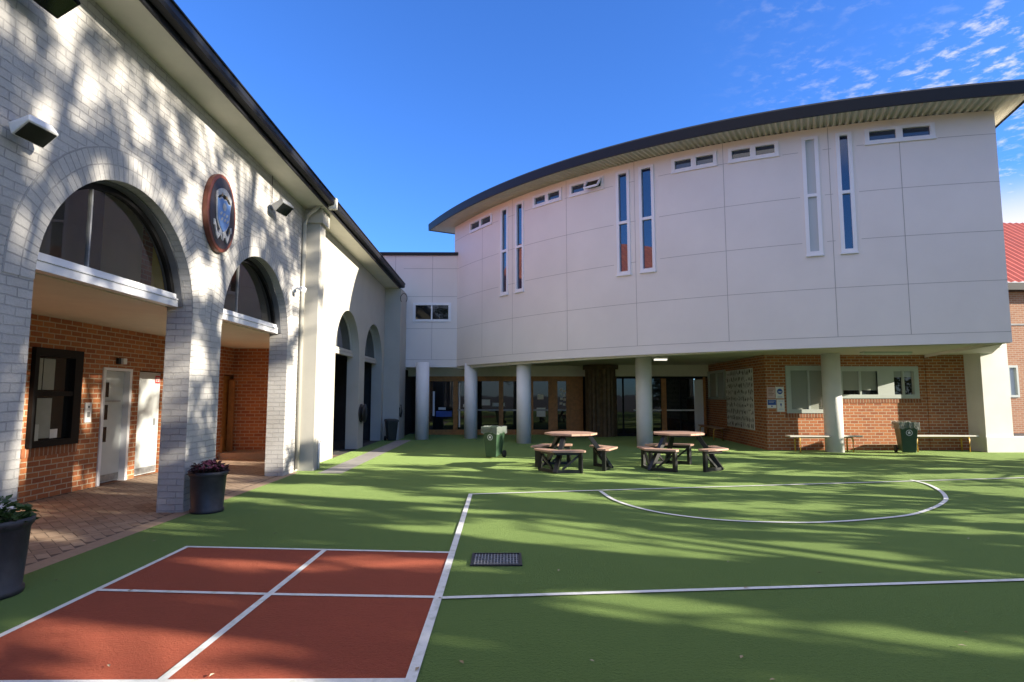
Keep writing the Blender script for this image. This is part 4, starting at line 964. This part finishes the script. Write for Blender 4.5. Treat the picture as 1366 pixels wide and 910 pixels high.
b3 = make_bin('dark lidded wheelie bin tucked in the corner by the last arch', 'binDark', False); b3.location = (-4.02, 20.75, .002); b3.rotation_euler.z = radians(25); b3.scale = (.80, .80, .80)

# ------------------------------------------------------------------ benches
def make_bench(label, L_=2.1, top='benchtop'):
    t = thing('bench', (0, 0, 0), label, 'bench', 'low benches along the brick walls')
    m = MB(); m.box(-L_/2, L_/2, -.15, .15, .42, .46); m.build('seat', top, t, bevel=.008)
    for s in (-1, 1):
        m = MB(); x = s*(L_/2-.28)
        m.tube([(x, -.15, 0), (x, -.15, .33), (x, -.12, .39), (x, -.07, .405), (x, .07, .405), (x, .12, .39), (x, .15, .33), (x, .15, 0)], .022, 8); m.build('leg', 'yellow', t)
    m = MB(); m.tube([(-L_/2+.28, 0, .40), (L_/2-.28, 0, .40)], .016, 6); m.build('brace_tube', 'yellow', t)
    return t
n1 = make_bench('pale bench on yellow legs behind the last column', 2.05); n1.location = (8.98, 16.62, .002)
n2 = copy_tree(n1); n2.location = (12.35, 16.72, .002); n2['label'] = 'pale bench on yellow legs between the green bin and white fin wall'
n3 = make_bench('brown bench against the side brick wall near the glass doors', 2.3, 'tablewood'); n3.location = (7.52, 21.6, .002); n3.rotation_euler.z = radians(86.6)

# ------------------------------------------------------------------ trees beside the yard (they throw the dapples)
E1 = Vector((-sd.y, sd.x, 0)).normalized(); E2 = sd.cross(E1)
GAPS = {}            # clear lines through the crowns along which the low sun gets in
random.seed(99)
spots = [(random.uniform(-12, 22), random.uniform(-18, 18), random.choice((random.uniform(.10, .2), random.uniform(.18, .36))), random.random()) for _ in range(2600)]
for gx, gy, r_ in ((-2.7, 4.15, .24), (-1.1, 4.05, .26), (-2.6, 5.75, .22), (-1.15, 5.8, .24), (-2.2, 3.6, .2), (1.2, 3.75, .22), (2.5, 4.0, .24), (3.3, 5.6, .22), (1.6, 6.7, .22), (-1.0, 7.2, .22), (3.9, 7.2, .25), (-3.3, 4.9, .16)):
    p_ = Vector((gx, gy, 0)); spots.append((p_.dot(E1), p_.dot(E2), r_, 0.0)); spots.append((p_.dot(E1)+.12, p_.dot(E2)-.25, r_*.8, 0.0))
for a_, b_, r_, k_ in spots:
    for iu in range(int((a_-r_)//.5), int((a_+r_)//.5)+1):
        for iw in range(int((b_-r_)//.5), int((b_+r_)//.5)+1): GAPS.setdefault((iu, iw), []).append((a_, b_, r_, k_))
def tree_mesh(seed, H_, rad, base, nclump, nleaf, leaf, c0=.25, c1=.52, nvoid=0.0, org=Vector((0, 0, 0))):
    random.seed(seed); lf = MB(); wd = MB()
    wd.tube([(0, 0, -.1), (.1, .05, H_*.25), (-.05, .12, H_*.5), (.1, 0, H_*.85)], .24, 9, r2=.05)
    # gaps that let the low sun through
    for c in range(nclump):
        z = base+(H_-base)*random.random()**.9; fr = (z-base)/(H_-base); R = rad*(.55+.9*fr*(1-fr)*2)*(1 if fr < .75 else .75)
        a = random.uniform(0, 2*pi); q = R*sqrt(random.random()); cc_ = Vector((q*cos(a), q*sin(a), z)); cr = random.uniform(c0, c1)
        if c % 4 == 0: wd.tube([(0, 0, max(1, z*.7)), tuple(cc_*.5+Vector((0, 0, z*.45))), tuple(cc_)], .06, 5, r2=.012)
        for k in range(nleaf):
            v = Vector((random.gauss(0, 1), random.gauss(0, 1), random.gauss(0, .7))).normalized()*cr*random.random()**.5
            p = cc_+v
            g_ = org+p; gu, gw = g_.dot(E1), g_.dot(E2)
            if any((gu-a_)**2+(gw-b_)**2 < r_*r_ for a_, b_, r_, k_ in GAPS.get((int(gu//.5), int(gw//.5)), ()) if k_ < nvoid): continue
            d = Vector((random.gauss(0, 1), random.gauss(0, 1), random.gauss(0, 1)-.4)).normalized(); l = leaf*random.uniform(.7, 1.3)
            s_ = d.orthogonal().normalized(); s_ = Matrix.Rotation(random.uniform(0, 6.28), 3, d) @ s_; s_ = s_*l*.36
            lf.face([p, p+d*l*.5+s_, p+d*l, p+d*l*.5-s_])
    return lf, wd
def tree(loc, label, seed, *a):
    t = thing('shade_tree', loc, label, 'tree', 'shade trees east of the yard'); lf, wd = tree_mesh(seed, *a, org=Vector(loc))
    wd.build('trunk', 'bark', t, fix=False); lf.build('crown', 'leaf', t, fix=False); return t
tall = [(21, 1.6, 31, 16.5, 'tallest high-crowned shade tree, out of view in line with the drain grate'), (22, -3.4, 32, 16.0, 'high-crowned shade tree out of view in line with the red court'), (23, -8.5, 33, 16.2, 'high-crowned shade tree out of view behind the camera position')]
for x, y, sdn, hh, lab in tall: tree((x, y, 0), lab, sdn, hh, 3.2, 10.3, 185, 80, .16, .25, .52, 0.95)
bush = [(17.5, .7, 41, 8.8, 'low bushy shade tree out of view, nearest to the netball lines'), (16.5, -4.0, 42, 9.4, 'low bushy shade tree out of view beside the red court'), (15.5, -9.0, 43, 8.6, 'low bushy shade tree out of view behind the camera position'), (21.5, -2.6, 44, 9.3, 'low bushy shade tree out of view in the second row')]
for x, y, sdn, hh, lab in bush: tree((x, y, 0), lab, sdn, hh, 3.1, .4, 330, 80, .16, .25, .55, 0.68)
thin = [(16.5, 5.8, 51, 7.4, 'airy shade tree out of view in line with the picnic tables'), (18.5, 10.6, 52, 7.0, 'airy shade tree out of view beyond the benches')]
for x, y, sdn, hh, lab in thin: tree((x, y, 0), lab, sdn, hh, 2.9, .4, 200, 80, .16, .25, .5, 0.85)
back = [(-7, -17, 61, 11, 'gum tree out of view behind the camera to the left'), (1.5, -20, 62, 12, 'gum tree out of view straight behind the camera'), (8.5, -16, 63, 10, 'gum tree out of view behind the camera to the right')]
for x, y, sdn, hh, lab in back: tree((x, y, 0), lab, sdn, hh, 3.0, 3.0, 70, 70, .2, .4, .8)
